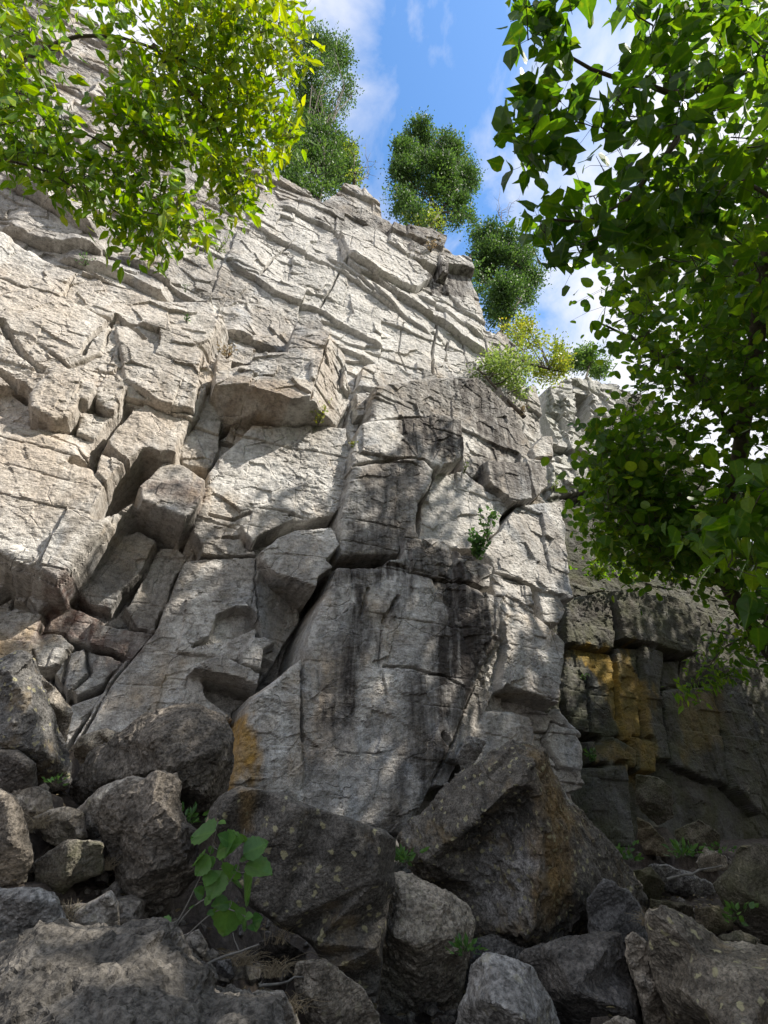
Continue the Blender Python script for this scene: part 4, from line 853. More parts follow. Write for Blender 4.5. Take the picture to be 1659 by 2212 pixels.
def branchy(root, label_parts, limbs, regions, rg, shape, mat, size, per, droop, flat, bark, spread=.22, tw=.004, tintf=None):
    """limbs: list of (world polyline, r0, r1); regions: list of (polygon in the photo raster, clusters, depth0, depth1)"""
    segs = []; samp = []
    for P, r0, r1 in limbs:
        p = smooth_path(P, 26); p += np.stack([fbm(p[:, 0] * 3, p[:, 1] * 3 + k, p[:, 2] * 3, 2, 5 + k) for k in range(3)], 1) * .035
        segs.append((p, np.linspace(r0, r1, 26))); samp.append(p)
    lim = tubes(label_parts[0], segs, bark, 8); localise(lim, root)
    samp = np.concatenate(samp); tws = []; LP = []; LA = []; LN = []; LS = []; LT = []
    cl = []
    for poly, n, d0, d1 in regions:
        for x, y in in_poly(rg, poly, n): cl.append(at(x, y, rg.uniform(d0, d1)))
    cl = np.array(cl)
    order = np.argsort([np.min(np.linalg.norm(samp - c, axis=1)) for c in cl])
    nodes = samp.copy()
    for c in cl[order]:
        dist = np.linalg.norm(nodes - c, axis=1); b = nodes[np.argmin(dist)]
        L = dist.min()
        if L < .03: continue
        m = max(4, int(L / .12)); m = min(m, 12); p = wiggly(b, c, m, .10, rg, .04)
        tws.append((p, np.linspace(tw * 1.3 + L * .003, tw * .5, m)))
        nodes = np.vstack([nodes, p[m // 2:]])
        dirn = unit((c - b)[None])[0]
        k = max(3, int(rg.normal(per, per * .25)))
        tt = rg.uniform(max(0, 1 - .5 / max(L, .1)), 1.0, k); base = b + (c - b) * tt[:, None] + rg.normal(0, spread, (k, 3)) * np.array((1, 1, .75))
        ax = rg.normal(0, .55, (k, 3)) + dirn * .45 + np.array((0, 0, -droop)); nn = rg.normal(0, flat, (k, 3)) + np.array((0, 0, 1)) * (1 if flat < 1 else .35)
        LP.append(base); LA.append(ax); LN.append(nn); LS.append(rg.uniform(.45, 1.15, k) * size); LT.append(np.clip((tintf(c) if tintf else .45) + rg.normal(0, .2) * .6 + rg.normal(0, .17, k), 0, 1))
        for q in base[::3]: tws.append((np.array([b + (c - b) * .7, (b + (c - b) * .85 + q) / 2, q]), np.array((tw * .5, tw * .4, tw * .3))))
    t = tubes(label_parts[1], tws, M['twig'], 4); localise(t, root)
    lf = leaves(label_parts[2], shape, np.concatenate(LP), np.concatenate(LA), np.concatenate(LN), np.concatenate(LS), np.concatenate(LT), mat); localise(lf, root)

def tree_left():
    rg = np.random.default_rng(11)
    base = at(-900, 1900, 4.2); base[2] = gz(base[0], base[1]) - .1
    root = empty('tree', base); tag(root, 'leafy yellow green tree overhanging the cliff from the upper left', 'tree')
    fork = at(-520, 500, 5.0)
    limbs = [([base, base * .6 + fork * .4 + (.3, .2, 0), fork], .19, .12),
             ([fork, at(-100, 250, 5.6), at(150, 60, 6.0), at(330, 95, 6.3), at(430, 145, 6.5), at(520, 210, 6.7), at(560, 250, 6.8)], .042, .008),
             ([at(330, 95, 6.3), at(400, 190, 6.4), at(470, 265, 6.5), at(500, 330, 6.6)], .025, .008),
             ([fork, at(-60, 170, 5.2), at(30, 205, 5.3), at(150, 270, 5.5), at(260, 330, 5.7), at(350, 395, 5.9)], .035, .006),
             ([fork, at(-100, 330, 4.8), at(60, 350, 5.2), at(200, 420, 5.5), at(300, 490, 5.7)], .03, .006),
             ([fork, at(-150, -100, 5.8), at(200, -130, 6.3), at(450, -60, 6.9), at(600, 60, 7.2)], .05, .01)]
    reg = [([(380, 0), (620, -10), (660, 60), (672, 130), (655, 200), (640, 300), (600, 330), (590, 390), (545, 400), (520, 430), (480, 370), (450, 290), (400, 200), (350, 120)], 270, 6.0, 7.3),
           ([(-60, -60), (640, -80), (620, 60), (520, 130), (340, 60), (200, 80), (100, 40), (-60, 60)], 120, 5.6, 7.2),
           ([(-60, 40), (110, 60), (150, 130), (130, 220), (200, 290), (180, 350), (60, 330), (-60, 350)], 75, 4.6, 6.0),
           ([(250, 100), (380, 170), (440, 280), (470, 330), (430, 340), (380, 300), (280, 230)], 45, 5.6, 6.8),
           ([(230, 200), (330, 240), (400, 290), (410, 330), (300, 300), (240, 260)], 50, 5.4, 6.0),
           ([(0, 300), (120, 300), (250, 320), (350, 380), (440, 420), (465, 480), (440, 500), (380, 510), (360, 545), (300, 560), (270, 530), (240, 500), (180, 430), (90, 400), (0, 380)], 120, 5.0, 6.1),
           ([(440, 330), (480, 370), (520, 430), (525, 460), (495, 440), (470, 400)], 22, 6.0, 6.6)]
    def tf(c): return .30 + .10 * (c[0] + 3.6) + .05 * (c[2] - 6)
    branchy(root, ('trunk', 'twigs', 'crown'), limbs, reg, rg, LEAF_NR, M['leaf_sun'], .19, 10, .75, 1.1, M['bark'], .125, .004, tf)
tree_left()

def tree_right():
    rg = np.random.default_rng(21)
    base = at(1790, 1600, 6.8); base[2] = gz(base[0], base[1]) - .2
    root = empty('tree', base); tag(root, 'broad leaved tree with curved brown trunk at the right side', 'tree')
    tp = [base, at(1680, 1420, 6.4), at(1612, 1345, 6.3), at(1560, 1260, 6.3), at(1545, 1180, 6.2), at(1580, 1050, 6.0), at(1620, 850, 5.6)]
    limbs = [(tp, .115, .07), ([tp[-1], at(1650, 600, 5.0), at(1700, 300, 4.4), at(1720, -100, 4.0)], .09, .03),
             ([at(1545, 1180, 6.2), at(1480, 1080, 5.8), at(1380, 1000, 5.5), at(1290, 960, 5.3)], .05, .01),
             ([at(1640, 640, 5.1), at(1560, 530, 5.6), at(1500, 500, 5.6), at(1420, 430, 5.6)], .04, .012),
             ([at(1600, 950, 5.8), at(1480, 800, 5.6), at(1380, 740, 5.5), at(1300, 700, 5.4)], .05, .01)]
    reg = [([(1310, 620), (1370, 590), (1700, 560), (1700, 1270), (1560, 1180), (1470, 1200), (1380, 1190), (1340, 1170), (1300, 1120), (1290, 1060), (1280, 1000), (1290, 950), (1350, 880), (1370, 800), (1340, 740), (1320, 690)], 330, 4.6, 6.6),
           ([(1285, 940), (1330, 910), (1430, 1000), (1400, 1150), (1330, 1150), (1290, 1100)], 90, 4.8, 6.0),
           ([(1400, 380), (1700, 200), (1700, 640), (1300, 640), (1320, 560)], 80, 4.8, 6.2), ([(1300, 1080), (1460, 1050), (1580, 1230), (1420, 1240), (1320, 1200)], 75, 5.0, 6.4)]
    reg += [([(1490, 420), (1700, 400), (1700, 820), (1500, 780)], 90, 6.2, 7.6), ([(1330, 600), (1480, 560), (1700, 560), (1700, 900), (1400, 880), (1370, 740)], 80, 5.2, 7.2), ([(1270, 1050), (1340, 1010), (1500, 1180), (1500, 1240), (1300, 1250), (1265, 1170)], 70, 5.6, 7.2), ([(1480, 1150), (1700, 1200), (1700, 1500), (1640, 1420), (1600, 1280)], 60, 5.2, 6.4)]
    branchy(root, ('trunk', 'twigs', 'crown'), limbs, reg, rg, LEAF_RD, M['leaf_mid'], .115, 11, .2, .5, M['bark'], .17, .004, lambda c: .42)
tree_right()

def tree_near():
    rg = np.random.default_rng(31)
    base = at(2300, 1700, 2.6); base[2] = gz(base[0], base[1]) - .2
    root = empty('tree', base); tag(root, 'near tree reaching in from the top right with big pointed leaves', 'tree')
    f = at(2050, 500, 3.3)
    limbs = [([base, base * .5 + f * .5 + (.15, 0, 0), f], .14, .09),
             ([f, at(1800, 60, 3.5), at(1530, 185, 3.5), at(1500, 200, 3.5), at(1390, 195, 3.4), at(1290, 165, 3.35), at(1240, 125, 3.3), at(1190, 100, 3.3)], .05, .008),
             ([at(1535, 185, 3.5), at(1500, 260, 3.45), at(1440, 340, 3.4), at(1360, 430, 3.35), at(1270, 475, 3.3), at(1180, 470, 3.3)], .028, .006),
             ([f, at(1900, -100, 3.3), at(1600, -160, 3.2), at(1300, -60, 3.1), at(1180, 10, 3.1)], .04, .008),
             ([f, at(1850, 600, 3.1), at(1760, 500, 3.1), at(1650, 420, 3.2), at(1560, 370, 3.3)], .035, .008),
             ([f, at(1950, 1000, 2.6), at(1800, 1250, 2.4), at(1720, 1300, 2.3), at(1660, 1330, 2.25)], .03, .006),
             ([at(1290, 165, 3.35), at(1240, 270, 3.3), at(1160, 320, 3.3)], .01, .004)]
    reg = [([(1060, 30), (1110, 0), (1230, -20), (1240, 40), (1190, 90), (1170, 130), (1110, 150), (1070, 120), (1060, 70)], 12, 2.9, 3.4),
           ([(1100, 250), (1150, 210), (1200, 170), (1260, 180), (1240, 220), (1190, 260), (1150, 320), (1105, 320)], 11, 3.1, 3.4),
           ([(1110, 320), (1170, 300), (1210, 330), (1150, 370), (1115, 360)], 6, 3.1, 3.4),
           ([(1270, 110), (1320, 60), (1420, -20), (1500, 60), (1440, 300), (1300, 380), (1250, 330), (1280, 220), (1350, 180)], 17, 3.0, 3.7),
           ([(1300, -40), (1720, -40), (1720, 420), (1560, 380), (1440, 330), (1440, 150), (1330, 40)], 64, 2.9, 4.0),
           ([(1140, 455), (1200, 425), (1300, 400), (1420, 420), (1560, 400), (1560, 560), (1420, 560), (1300, 520), (1210, 580), (1160, 520)], 58, 3.1, 3.9),
           ([(1430, 300), (1700, 400), (1700, 700), (1500, 640), (1380, 560)], 32, 3.1, 4.0),
           ([(1640, 1290), (1700, 1260), (1710, 1390), (1645, 1390)], 5, 2.1, 2.4),
           ([(1460, 1090), (1700, 1000), (1700, 1230), (1560, 1240), (1440, 1180)], 22, 2.9, 3.6)]
    branchy(root, ('trunk', 'twigs', 'crown'), limbs, reg, rg, LEAF_LB, M['leaf_big'], .145, 7, .55, .9, M['bark'], .10, .003, lambda c: .35 + .16 * (c[0] - 1.6))
tree_near()

def crown_tree(name, label, cat, foot, limbs, clumps, n, lsize, shape, mat, rg, group=None, bark='bark', up=.3, shell=.5, tint=.45, spr=.16, ext=.42):
    """clumps: list of (centre, radius vec)"""
    root = empty(name, foot); tag(root, label, cat, group)
    segs = []
    for P, r0, r1 in limbs: segs.append((smooth_path(P, 14), np.linspace(r0, r1, 14)))
    C = np.array([c for c, r in clumps]); Rr = np.array([r if np.ndim(r) else (r, r, r) for c, r in clumps])
    tip = np.array(limbs[0][0][-1]); mid = np.array(smooth_path(limbs[0][0], 10))
    for c in C:
        b = mid[np.argmin(np.linalg.norm(mid - c, axis=1) + .5 * np.maximum(0, mid[:, 2] - c[2]))]; r_ = limbs[0][2]
        segs.append((wiggly(b, c, 6, .1, rg), np.linspace(r_, r_ * .3, 6)))
    t = tubes('trunk', segs, M[bark], 6); localise(t, root)
    w = np.prod(Rr, 1) ** (2 / 3); k = rg.choice(len(C), n, p=w / w.sum())
    d = unit(rg.normal(0, 1, (n, 3))); rad = rg.uniform(0, 1, n) ** shell
    # lumpy surface with gaps: small sub-clusters
    nb = max(6, n // 28); sub = unit(rg.normal(0, 1, (nb, 3))) * rg.uniform(.35, 1.02, (nb, 1)); kk = rg.choice(len(C), nb, p=w / w.sum())
    sel = rg.integers(0, nb, n); ray_ = (rg.exponential(ext, nb)[sel] * rg.uniform(0, 1, n))[:, None] * unit(sub[sel] + (0, 0, .3))
    P = C[kk[sel]] + ray_ * min(1, Rr.mean()) + sub[sel] * Rr[kk[sel]] + rg.normal(0, 1, (n, 3)) * spr
    if spr < .3:
        g_ = fbm(P[:, 0] * 1.1, P[:, 1] * 1.1, P[:, 2] * 1.1, 3, 9); kp = (g_ < .16) | (rg.random(n) < .12); sel = sel[kp]; P = P[kp]; n = len(P)
    out = unit(P - C[kk[sel]])
    A = out * .7 + rg.normal(0, .6, (n, 3)) + np.array((0, 0, up)); Nn = rg.normal(0, .8, (n, 3)) + np.array((0, 0, .4))
    T = np.clip(tint + rg.normal(0, .16, nb)[sel] + rg.normal(0, .13, n), 0, 1)
    lf = leaves('crown', shape, P, A, Nn, rg.uniform(.6, 1.25, n) * lsize, T, mat); localise(lf, root)
    return root

def cliff_top():
    rg = np.random.default_rng(41)
    def W(x, y, h=-.6, D=8.6):
        s, z = on_wall(x, y, h, D); return wall_pt(s, z, h, D)
    def rad(x, y, px, h=-.6): return np.linalg.norm(W(x, y, h) - EYE) * px / np.linalg.norm(ray(x, y))
    def mk(name, label, cat, foot, pl, n, ls, mat, h, **kw):
        cl = []
        for x, y, rx, ry in pl:
            hh = h + rg.uniform(-.5, .5); c = W(x, y, hh); k = np.linalg.norm(c - EYE) / np.linalg.norm(ray(x, y))
            cl.append((c, np.array((rx * k, rx * k, ry * k)) * .92))
            for _ in range(3 if n > 20000 else 1):
                q = rg.normal(0, .52, 3); f3 = rg.uniform(.2, .5); cl.append((c + q * rx * k, np.array((f3, f3, f3 * 1.5)) * rx * k))
        f = W(*foot, h) - np.array((0, 0, .7)); tp = cl[len(cl) // 2][0]
        return crown_tree(name, label, cat, f, [([f, f * .5 + tp * .5, tp], .08, .03)], cl, n, ls, kw.pop('shape', LEAF_SM), M[mat], rg, **kw)
    mk('cedar_tree', 'tall feathery cedar on the cliff top beside the yellow green tree', 'tree', (690, 430), [(690, 110, 40, 45), (725, 120, 38, 40), (660, 170, 40, 45), (730, 190, 38, 38), (680, 240, 45, 40), (690, 310, 55, 42), (735, 320, 28, 32), (650, 350, 50, 35), (700, 380, 42, 30), (645, 400, 40, 26), (610, 400, 34, 26), (690, 415, 40, 22), (735, 355, 30, 30), (750, 370, 22, 24), (700, 345, 50, 34), (625, 300, 40, 40)], 52000, .13, 'cedar', -.8, tint=.5)
    mk('cedar_tree', 'rounded dark cedar standing alone on the cliff edge against the sky', 'tree', (920, 480), [(900, 310, 38, 35), (955, 330, 40, 38), (985, 330, 30, 34), (870, 330, 28, 30), (880, 380, 42, 38), (940, 380, 48, 42), (1000, 390, 34, 38), (865, 430, 26, 28), (920, 440, 50, 32), (990, 445, 36, 34), (1000, 480, 22, 26), (895, 470, 25, 16)], 60000, .13, 'cedar', -.7, tint=.45)
    mk('cedar_tree', 'lower cedar growing beside the cliff edge right of the lone one', 'tree', (1075, 700), [(1060, 520, 34, 34), (1100, 530, 34, 32), (1040, 560, 28, 28), (1130, 570, 34, 34), (1080, 580, 44, 36), (1150, 600, 18, 24), (1070, 630, 36, 34), (1120, 635, 36, 34), (1080, 675, 32, 24), (1040, 600, 22, 30)], 48000, .13, 'cedar', -1.6, tint=.40)
    mk('shrub', 'bright yellow green shrub below the lower cedar on the cliff edge', 'shrub', (1130, 760), [(1110, 715, 26, 22), (1150, 730, 32, 26), (1185, 760, 28, 28), (1205, 785, 22, 26), (1150, 775, 28, 26), (1180, 805, 28, 18), (1130, 700, 18, 14)], 8000, .13, 'autumn', -1.2, tint=.35)
    mk('shrub', 'airy light green shrub rooted on top of the grey buttress', 'shrub', (1125, 865), [(1085, 775, 32, 24), (1110, 800, 36, 26), (1070, 800, 26, 18), (1135, 830, 26, 24), (1120, 855, 20, 20)], 4200, .10, 'shrub', .55, tint=.5)
    mk('shrub', 'distant pale green bush behind the cliff top next to the right tree', 'shrub', (1255, 815), [(1240, 785, 24, 24), (1270, 775, 24, 28), (1290, 790, 24, 28)], 9000, .16, 'cedar', -4.5, tint=.75)
    mk('shrub', 'yellow green sprigs under the lone dark cedar', 'shrub', (930, 490), [(910, 470, 26, 14), (940, 475, 24, 18), (960, 490, 16, 14)], 900, .10, 'autumn', -.1, tint=.2)
    mk('shrub', 'bright small bush tucked behind the tall feathery cedar', 'shrub', (765, 385), [(755, 335, 18, 34), (768, 375, 16, 22)], 900, .10, 'autumn', -.4, tint=.15)
    # dead twigs
    for lb, x, y, tips in (('dead bare sapling sticking out above the lower cedar', 1083, 475, [(1080, 405), (1125, 415), (1072, 440), (1112, 440)]),
                           ('leafless twigs leaning from the cliff top by the tall cedar', 768, 390, [(800, 330), (812, 350), (790, 310), (800, 370), (785, 345)])):
        h = -.6; root = empty('dead_sapling', W(x, y, h)); tag(root, lb, 'dead sapling')
        sg = []
        for a, b in tips:
            p = wiggly(W(x, y, h), W(a, b, h), 7, .12, rg); sg.append((p, np.linspace(.022, .006, 7)))
            for _ in range(4):
                q = p[rg.integers(2, 6)]; sg.append((wiggly(q, q + rg.normal(0, .22, 3) + np.array((.1, 0, .1)), 4, .1, rg), np.linspace(.009, .004, 4)))
        localise(tubes('branches', sg, M['bark_grey'], 4), root)
    # small plants rooted in cracks of the face
    def tuft(label, x, y, h, rx, ry, n, ls, mat, shape=LEAF_NR, D=8.6, stems=8, name='plant', tint=.5, hang=0):
        c = W(x, y, h, D); k = np.linalg.norm(c - EYE) / np.linalg.norm(ray(x, y))
        root = empty(name, c); tag(root, label, 'plant' if name == 'plant' else name.replace('_', ' '))
        sg = []; P = []; A = []
        for i in range(stems):
            e = c + np.array((rg.normal(0, .5) * rx * k, rg.normal(-.3, .3) * rx * k, (rg.uniform(.3, 1.0) - hang * 1.4) * ry * k)) + WN * .12
            p = wiggly(c, e, 6, .12, rg, -.05); sg.append((p, np.linspace(.006, .002, 6)))
            m = max(2, n // stems); t = rg.integers(1, 6, m)
            P.append(p[t] + rg.normal(0, .02, (m, 3))); A.append(unit(e - c) * .5 + rg.normal(0, .6, (m, 3)))
        P = np.concatenate(P); A = np.concatenate(A); n_ = len(P)
        localise(tubes('stems', sg, M['twig'], 4), root)
        localise(leaves('leaves', shape, P, A, rg.normal(0, .8, (n_, 3)) + (0, 0, .5), rg.uniform(.6, 1.2, n_) * ls, np.clip(rg.normal(tint, .2, n_), 0, 1), M[mat]), root)
    tuft('yellowish herb growing from the rim of the big bare underside', 688, 918, .75, 26, 45, 130, .07, 'autumn', tint=.4, stems=12)
    tuft('small yellow flowered herb on the joint right of the pale wall', 762, 985, .65, 12, 40, 70, .08, 'autumn', tint=.5)
    tuft('green shrub clump on the ledge above the streaked pillar', 1030, 1208, 1.05, 34, 52, 320, .10, 'plant', LEAF_OV, stems=22)
    tuft('young sapling reaching right from the ledge above the streaked pillar', 1052, 1165, .9, 60, 62, 110, .10, 'plant', LEAF_OV, stems=7)
    tuft('grassy tuft on the ledge above the bare left face', 470, 545, .3, 44, 30, 150, .07, 'shrub', stems=14)
    tuft('tiny plant in the upper left crack', 185, 575, .5, 20, 18, 60, .06, 'plant', stems=8)
    tuft('little green sprig below the ledge in the left face', 402, 700, .55, 8, 26, 30, .07, 'plant')
    tuft('small green weed at the crack in the left face', 400, 632, .45, 10, 16, 30, .05, 'plant')
    tuft('dry rusty grass on the lip above the bare underside', 490, 775, .7, 26, 20, 90, .09, 'grass', stems=14)
    tuft('small weed on the grey band of the buttress', 1002, 1025, .75, 14, 30, 40, .05, 'shrub')
    tuft('small plant by the dark hole at the right of the buttress', 1195, 1060, .45, 22, 24, 80, .06, 'shrub')
    tuft('dry grass hanging from the lip of the cliff top', 930, 545, .4, 26, 24, 120, .10, 'grass', stems=16)
    tuft('rusty dry grass below the airy light green shrub', 1128, 900, .55, 12, 30, 70, .08, 'grass', stems=10)
    tuft('dead hanging twigs beside the dark joint of the right column', 1190, 1345, .8, 30, 60, 20, .03, 'grass', stems=9, hang=1)
    tuft('small fern in the crack below the yellow stained wall', 1285, 1650, .6, 30, 30, 80, .10, 'plant', D=11.4)
    tuft('dark leafy creeper along the ledge of the right rock wall', 1290, 1255, .5, 60, 50, 300, .13, 'leaf_mid', LEAF_OV, D=11.4, stems=26)
    tuft('broad leaved creeper on the right rock wall ledge below the tree', 1360, 1262, .6, 70, 45, 300, .14, 'leaf_mid', LEAF_OV, D=11.4, stems=26)
    tuft('ferny bush hanging over the ledge near the brown trunk', 1450, 1265, .7, 90, 45, 300, .14, 'leaf_mid', LEAF_OV, D=11.4, stems=26)
    tuft('tiny weed on the yellow stained rock', 1258, 1468, .15, 12, 12, 30, .07, 'plant', D=11.4)
cliff_top()

# ---------------------------------------------------------------- foreground plants
def fore_plant():
    rg = np.random.default_rng(51)
    r0 = at(352, 2045, 2.35); root = empty('plant', r0); tag(root, 'leafy green plant with large toothed leaves between dark boulders', 'plant')
    # stems in the raster at their real depth, with the big leaves at their ends
    st = [[(365, 2020, 2.30), (395, 1975, 2.28), (430, 1900, 2.28), (455, 1850, 2.30), (472, 1775, 2.34)],
          [(372, 2015, 2.30), (420, 1945, 2.26), (470, 1935, 2.25), (510, 1905, 2.26), (525, 1850, 2.28), (528, 1790, 2.32)],
          [(390, 2035, 2.30), (440, 1985, 2.26), (480, 1955, 2.25), (500, 1960, 2.24), (545, 1990, 2.25)],
          [(352, 2045, 2.35), (365, 2020, 2.30)], [(352, 2045, 2.35), (372, 2015, 2.30)], [(352, 2045, 2.35), (390, 2035, 2.30)]]
    sg = [(smooth_path([at(*q) for q in s], 12), np.linspace(.0035, .002, 12)) for s in st]
    lv = [(455, 1795, 430, 1812, 92, .3), (478, 1830, 455, 1800, 20, .2)]
    L = [  # base x,y -> tip x,y
        (465, 1795, 420, 1805), (470, 1835, 518, 1818), (500, 1822, 475, 1805), (525, 1845, 572, 1822), (532, 1865, 580, 1885), (528, 1885, 536, 1940),
        (455, 1850, 426, 1885), (462, 1880, 445, 1910), (480, 1880, 455, 1935), (440, 1845, 420, 1865), (500, 1900, 520, 1915), (478, 1840, 505, 1810),
        (500, 1945, 484, 2012), (495, 1950, 462, 1955), (520, 1975, 530, 2002), (545, 1990, 560, 1985), (475, 1905, 470, 1925), (505, 1870, 490, 1900), (370, 1995, 335, 2005), (440, 1935, 425, 1925), (545, 1995, 552, 2010)]
    P = []; A = []; S = []; T = []
    for i, (x0, y0, x1, y1) in enumerate(L):
        a = at(x0, y0, 2.27); b = at(x1, y1, 2.27 + rg.uniform(-.06, .04)); P.append(a); A.append(b - a); S.append(max(np.linalg.norm(b - a) * 1.18, .06)); T.append(rg.uniform(.2, .8))
        k = np.argmin([np.min(np.linalg.norm(s[0] - a, axis=1)) for s in sg[:3]]); s = sg[k][0]; j = np.argmin(np.linalg.norm(s - a, axis=1))
        sg.append((wiggly(s[j], a, 4, .08, rg), np.full(4, .0015)))
    for _ in range(16):
        s = sg[rg.integers(0, 3)][0]; q = s[rg.integers(3, 12)]; d_ = rg.normal(0, 1, 3) * (1, .5, .8); P.append(q); A.append(d_); S.append(rg.uniform(.025, .055)); T.append(rg.uniform(.4, 1))
    localise(tubes('stems', sg, M['bark_grey'], 5), root)
    n = len(P); Nn = rg.normal(0, .22, (n, 3)) + np.array((0.1, -.9, .55))
    # finely toothed oval leaf
    m = 11; t = np.linspace(0, 1, m); wv = .46 * np.sin(np.pi * t ** .72) ** .8; tooth = np.where(np.arange(m) % 2 == 1, 1.10, .96); wv = wv * tooth
    V = []; Q = []
    for i in range(m): V += [(-wv[i], t[i], .06 * wv[i] * 2.5), (0, t[i], -.05 * t[i] ** 2 - .02), (wv[i], t[i], .06 * wv[i] * 2.5)]
    for i in range(m - 1): Q += [(3 * i, 3 * i + 1, 3 * i + 4, 3 * i + 3), (3 * i + 1, 3 * i + 2, 3 * i + 5, 3 * i + 4)]
    localise(leaves('leaves', (np.array(V), Q, []), np.array(P), np.array(A), Nn, np.array(S), np.array(T), M['plant']), root)
    def weed(label, x, y, D, px, n, ls, mat, shape=LEAF_NR, up=1.0):
        c = at(x, y, D); root = empty('grass_tuft' if mat == 'grass' else 'plant', c); tag(root, label, 'grass tuft' if mat == 'grass' else 'plant')
        k = px * D / FOC; sg = []; P = []; A = []
        for i in range(n):
            e = c + np.array((rg.normal(0, .6), rg.normal(0, .4), rg.uniform(.2, 1.0) * up)) * k; p = wiggly(c + rg.normal(0, .25, 3) * (k, k, 0), e, 5, .12, rg, -.12)
            sg.append((p, np.linspace(.0016, .0006, 5)))
            if mat != 'grass': P += [p[3], p[4]]; A += [e - c + rg.normal(0, .3, 3) * k, e - c + rg.normal(0, .3, 3) * k]
        localise(tubes('blades' if mat == 'grass' else 'stems', sg, M['straw'] if mat == 'grass' else M['twig'], 3), root)
        if P: localise(leaves('leaves', shape, np.array(P), np.array(A), rg.normal(0, .6, (len(P), 3)) + (0, 0, .7), rg.uniform(.6, 1.2, len(P)) * ls, rg.uniform(.2, .9, len(P)), M[mat]), root)
    M['straw'] = simple_mat('straw', (.16, .12, .07), (.36, .30, .20), 30)
    weed('sunlit dry grass between the left edge boulders', 85, 1790, 3.3, 48, 60, 0, 'grass')
    weed('dry straw on the rubble below the plant', 520, 2085, 2.8, 60, 90, 0, 'grass', up=.5)
    weed('dry straw near the foot of the lichen slab', 590, 2110, 2.7, 60, 90, 0, 'grass', up=.5)
    weed('thin dry blades right of the plant roots', 600, 2040, 3.0, 50, 26, 0, 'grass')
    weed('dry straw beside the bottom edge stone', 620, 2190, 2.3, 60, 60, 0, 'grass', up=.6)
    weed('small green seedling on the path at the lower right', 1600, 2000, 4.6, 34, 12, .07, 'plant', LEAF_OV)
    weed('tiny green weed in the cleft by the mottled left rock', 118, 1700, 3.8, 20, 14, .04, 'plant')
    weed('fern beside the square fallen block', 1350, 1870, 7.0, 40, 24, .09, 'plant', LEAF_OV)
    weed('small weed on the path by the whitish pointed stone', 1560, 1850, 7.2, 22, 16, .06, 'plant', LEAF_OV)
    for lb, x, y, D, px, m_ in (('fern tuft in the gap under the long black topped boulder', 400, 1790, 4.0, 40, 'plant'), ('ferny weed left of the pyramid boulder in the gap', 870, 1870, 4.4, 26, 'plant'),
                               ('small fern by the whitish stone at the wall foot', 1480, 1860, 7.6, 34, 'plant'), ('dry grass in the gap under the square fallen block', 1440, 1850, 7.8, 40, 'grass'),
                               ('dry grass between the pale upright stone and the corner slab', 1405, 2000, 3.2, 34, 'grass'), ('dry grass tuft above the bottom left corner rock', 140, 1990, 2.6, 40, 'grass'),
                               ('brown grass tuft by the wedge shaped rock', 228, 1880, 3.1, 30, 'grass'), ('weed rooted below the dark rounded boulder', 1010, 2070, 3.0, 28, 'plant'), ('thin straw tuft by the brown stone', 60, 1800, 3.8, 36, 'grass')):
        weed(lb, x, y, D, px, 26 if m_ == 'plant' else 60, .05 * D / 3, m_)
    for lb, a, c_, D in (('dead stick lying across the rubble by the plant', (430, 2090), (560, 2040), 2.7), ('short broken stick below the lichen slab', (560, 2130), (660, 2110), 2.6), ('grey dead branch on the right hand path', (1440, 1900), (1560, 1870), 7.0)):
        p = wiggly(at(*a, D), at(*c_, D + .1), 9, .06, rg); o = tubes('stick', [(p, np.linspace(.008, .004, 9) * D / 2.7), (wiggly(p[5], p[5] + rg.normal(0, .06, 3) * D / 2.7, 4, .1, rg), np.linspace(.004, .002, 4))], M['bark_grey'], 5); tag(o, lb, 'stick')
    # drooping shaded branch at right
    rg2 = np.random.default_rng(61); b0 = at(1760, 1330, 6.5); root = empty('branch', b0); tag(root, 'shaded leafy branch drooping in front of the dark right wall', 'branch')
    branchy(root, ('limb', 'twigs', 'leaves'), [([b0, at(1640, 1365, 6.4), at(1560, 1400, 6.2), at(1490, 1485, 6.0)], .02, .004)],
            [([(1640, 1350), (1540, 1370), (1520, 1430), (1465, 1495), (1480, 1515), (1560, 1480), (1640, 1430)], 40, 5.9, 6.6)], rg2, LEAF_NR, M['leaf_mid'], .12, 9, .4, .7, M['bark'], .10, .003)
fore_plant()

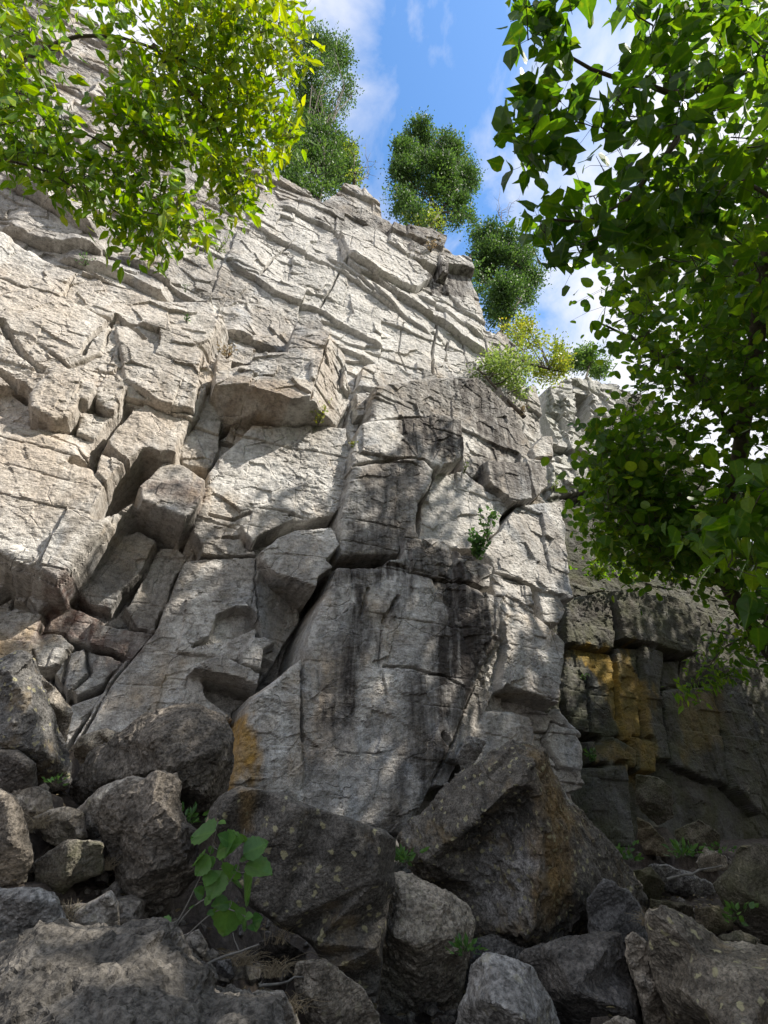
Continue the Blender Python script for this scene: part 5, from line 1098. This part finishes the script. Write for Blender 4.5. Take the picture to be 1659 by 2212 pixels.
def rubble():
    rg = np.random.default_rng(71); VV = []; FF = []; k = 0
    ico = bmesh.new(); bmesh.ops.create_icosphere(ico, subdivisions=1, radius=1); bv = np.array([v.co[:] for v in ico.verts]); bf = np.array([[v.index for v in f.verts] for f in ico.faces]); ico.free()
    for i in range(2600):
        if i < 1100: x, y = rg.uniform(-1.8, .8), rg.uniform(1.7, 5.2)
        else: x, y = rg.uniform(-6, 9), rg.uniform(1.6, 13)
        s = rg.uniform(.012, .05) * (1.8 if rg.random() < .15 else 1); v = bv * (1 + rg.normal(0, .2, (len(bv), 1))) * s * rg.uniform(.5, 1.2, 3)
        a = rg.uniform(0, 6.28); c_, s_ = math.cos(a), math.sin(a); v = v @ np.array(((c_, -s_, 0), (s_, c_, 0), (0, 0, 1)))
        VV.append(v + (x, y, gz(x, y) + s * .3)); FF.append(bf + k); k += len(bv)
    o = mesh_np('rubble', np.concatenate(VV), None, np.concatenate(FF), M['grey_rock']); tag(o, 'loose small rubble lying between the boulders', 'rubble', kind='stuff')
    # fallen leaves and litter
    n = 5000; x = rg.uniform(-3, 7, n); y = rg.uniform(1.8, 10, n); P = np.stack([x, y, [gz(a, b) + .03 for a, b in zip(x, y)]], 1)
    lf = leaves('leaf_litter', LEAF_OV, P, rg.normal(0, 1, (n, 3)) * (1, 1, .2), rg.normal(0, .3, (n, 3)) + (0, 0, 1), rg.uniform(.03, .08, n), rg.uniform(0, 1, n), M['grass']); tag(lf, 'dry fallen leaves scattered over the ground', 'leaf litter', kind='stuff')
rubble()

def grove():                            # trees outside the picture to the right: they throw the dappled shade
    rg = np.random.default_rng(81)
    for i, (x, y, top, r, nl, lb) in enumerate(((19.5, 12.0, 17.5, 4.0, 13000, 'wide shade tree beyond the third one, outside the view'), (7.4, -1.2, 9.0, 3.0, 20000, 'low shade tree close to the camera on the right, outside the view'), (11.5, -3.0, 11.4, 3.4, 16000, 'round shade tree behind the camera shoulder, outside the view'), (10.5, 1.4, 20.6, 3.4, 9000, 'tall shade tree nearest the camera on the right, outside the view'), (13.8, 3.6, 21.0, 3.8, 16000, 'tall shade tree second along the right, outside the view'), (15.6, 7.6, 18.5, 3.0, 15000, 'slimmer shade tree between the second and third, outside the view'), (17.8, 7.0, 21.5, 4.0, 17000, 'tall shade tree third along the right, outside the view'),
                                            (14.5, -3.5, 13.5, 3.6, 10000, 'tall shade tree behind the camera on the right'), (9.4, -2.6, 9.8, 3.2, 16000, 'shorter shade tree behind the camera on the right'), (21.5, 11.5, 21, 4.2, 11000, 'tall shade tree farthest along the right, outside the view'))):
        f = np.array((x, y, .5)); tp = np.array((x, y, top - 2))
        cl = []
        for _ in range(18):
            z = rg.uniform(min(6, top * .4), top - 1.6); a = rg.uniform(0, 6.28); q = rg.uniform(.1, .75) * r
            cl.append((np.array((x + q * math.cos(a), y + q * math.sin(a), z)), np.array((1, 1, .8)) * rg.uniform(1.4, 2.2)))
        crown_tree('tree', lb, 'tree', f, [([f, (f + tp) / 2 + (.3, .2, 0), tp], .3, .1)], cl, nl, .30, LEAF_OV, M['leaf_mid'], rg, group='shade trees right of the view', tint=.5, spr=.45)
grove()
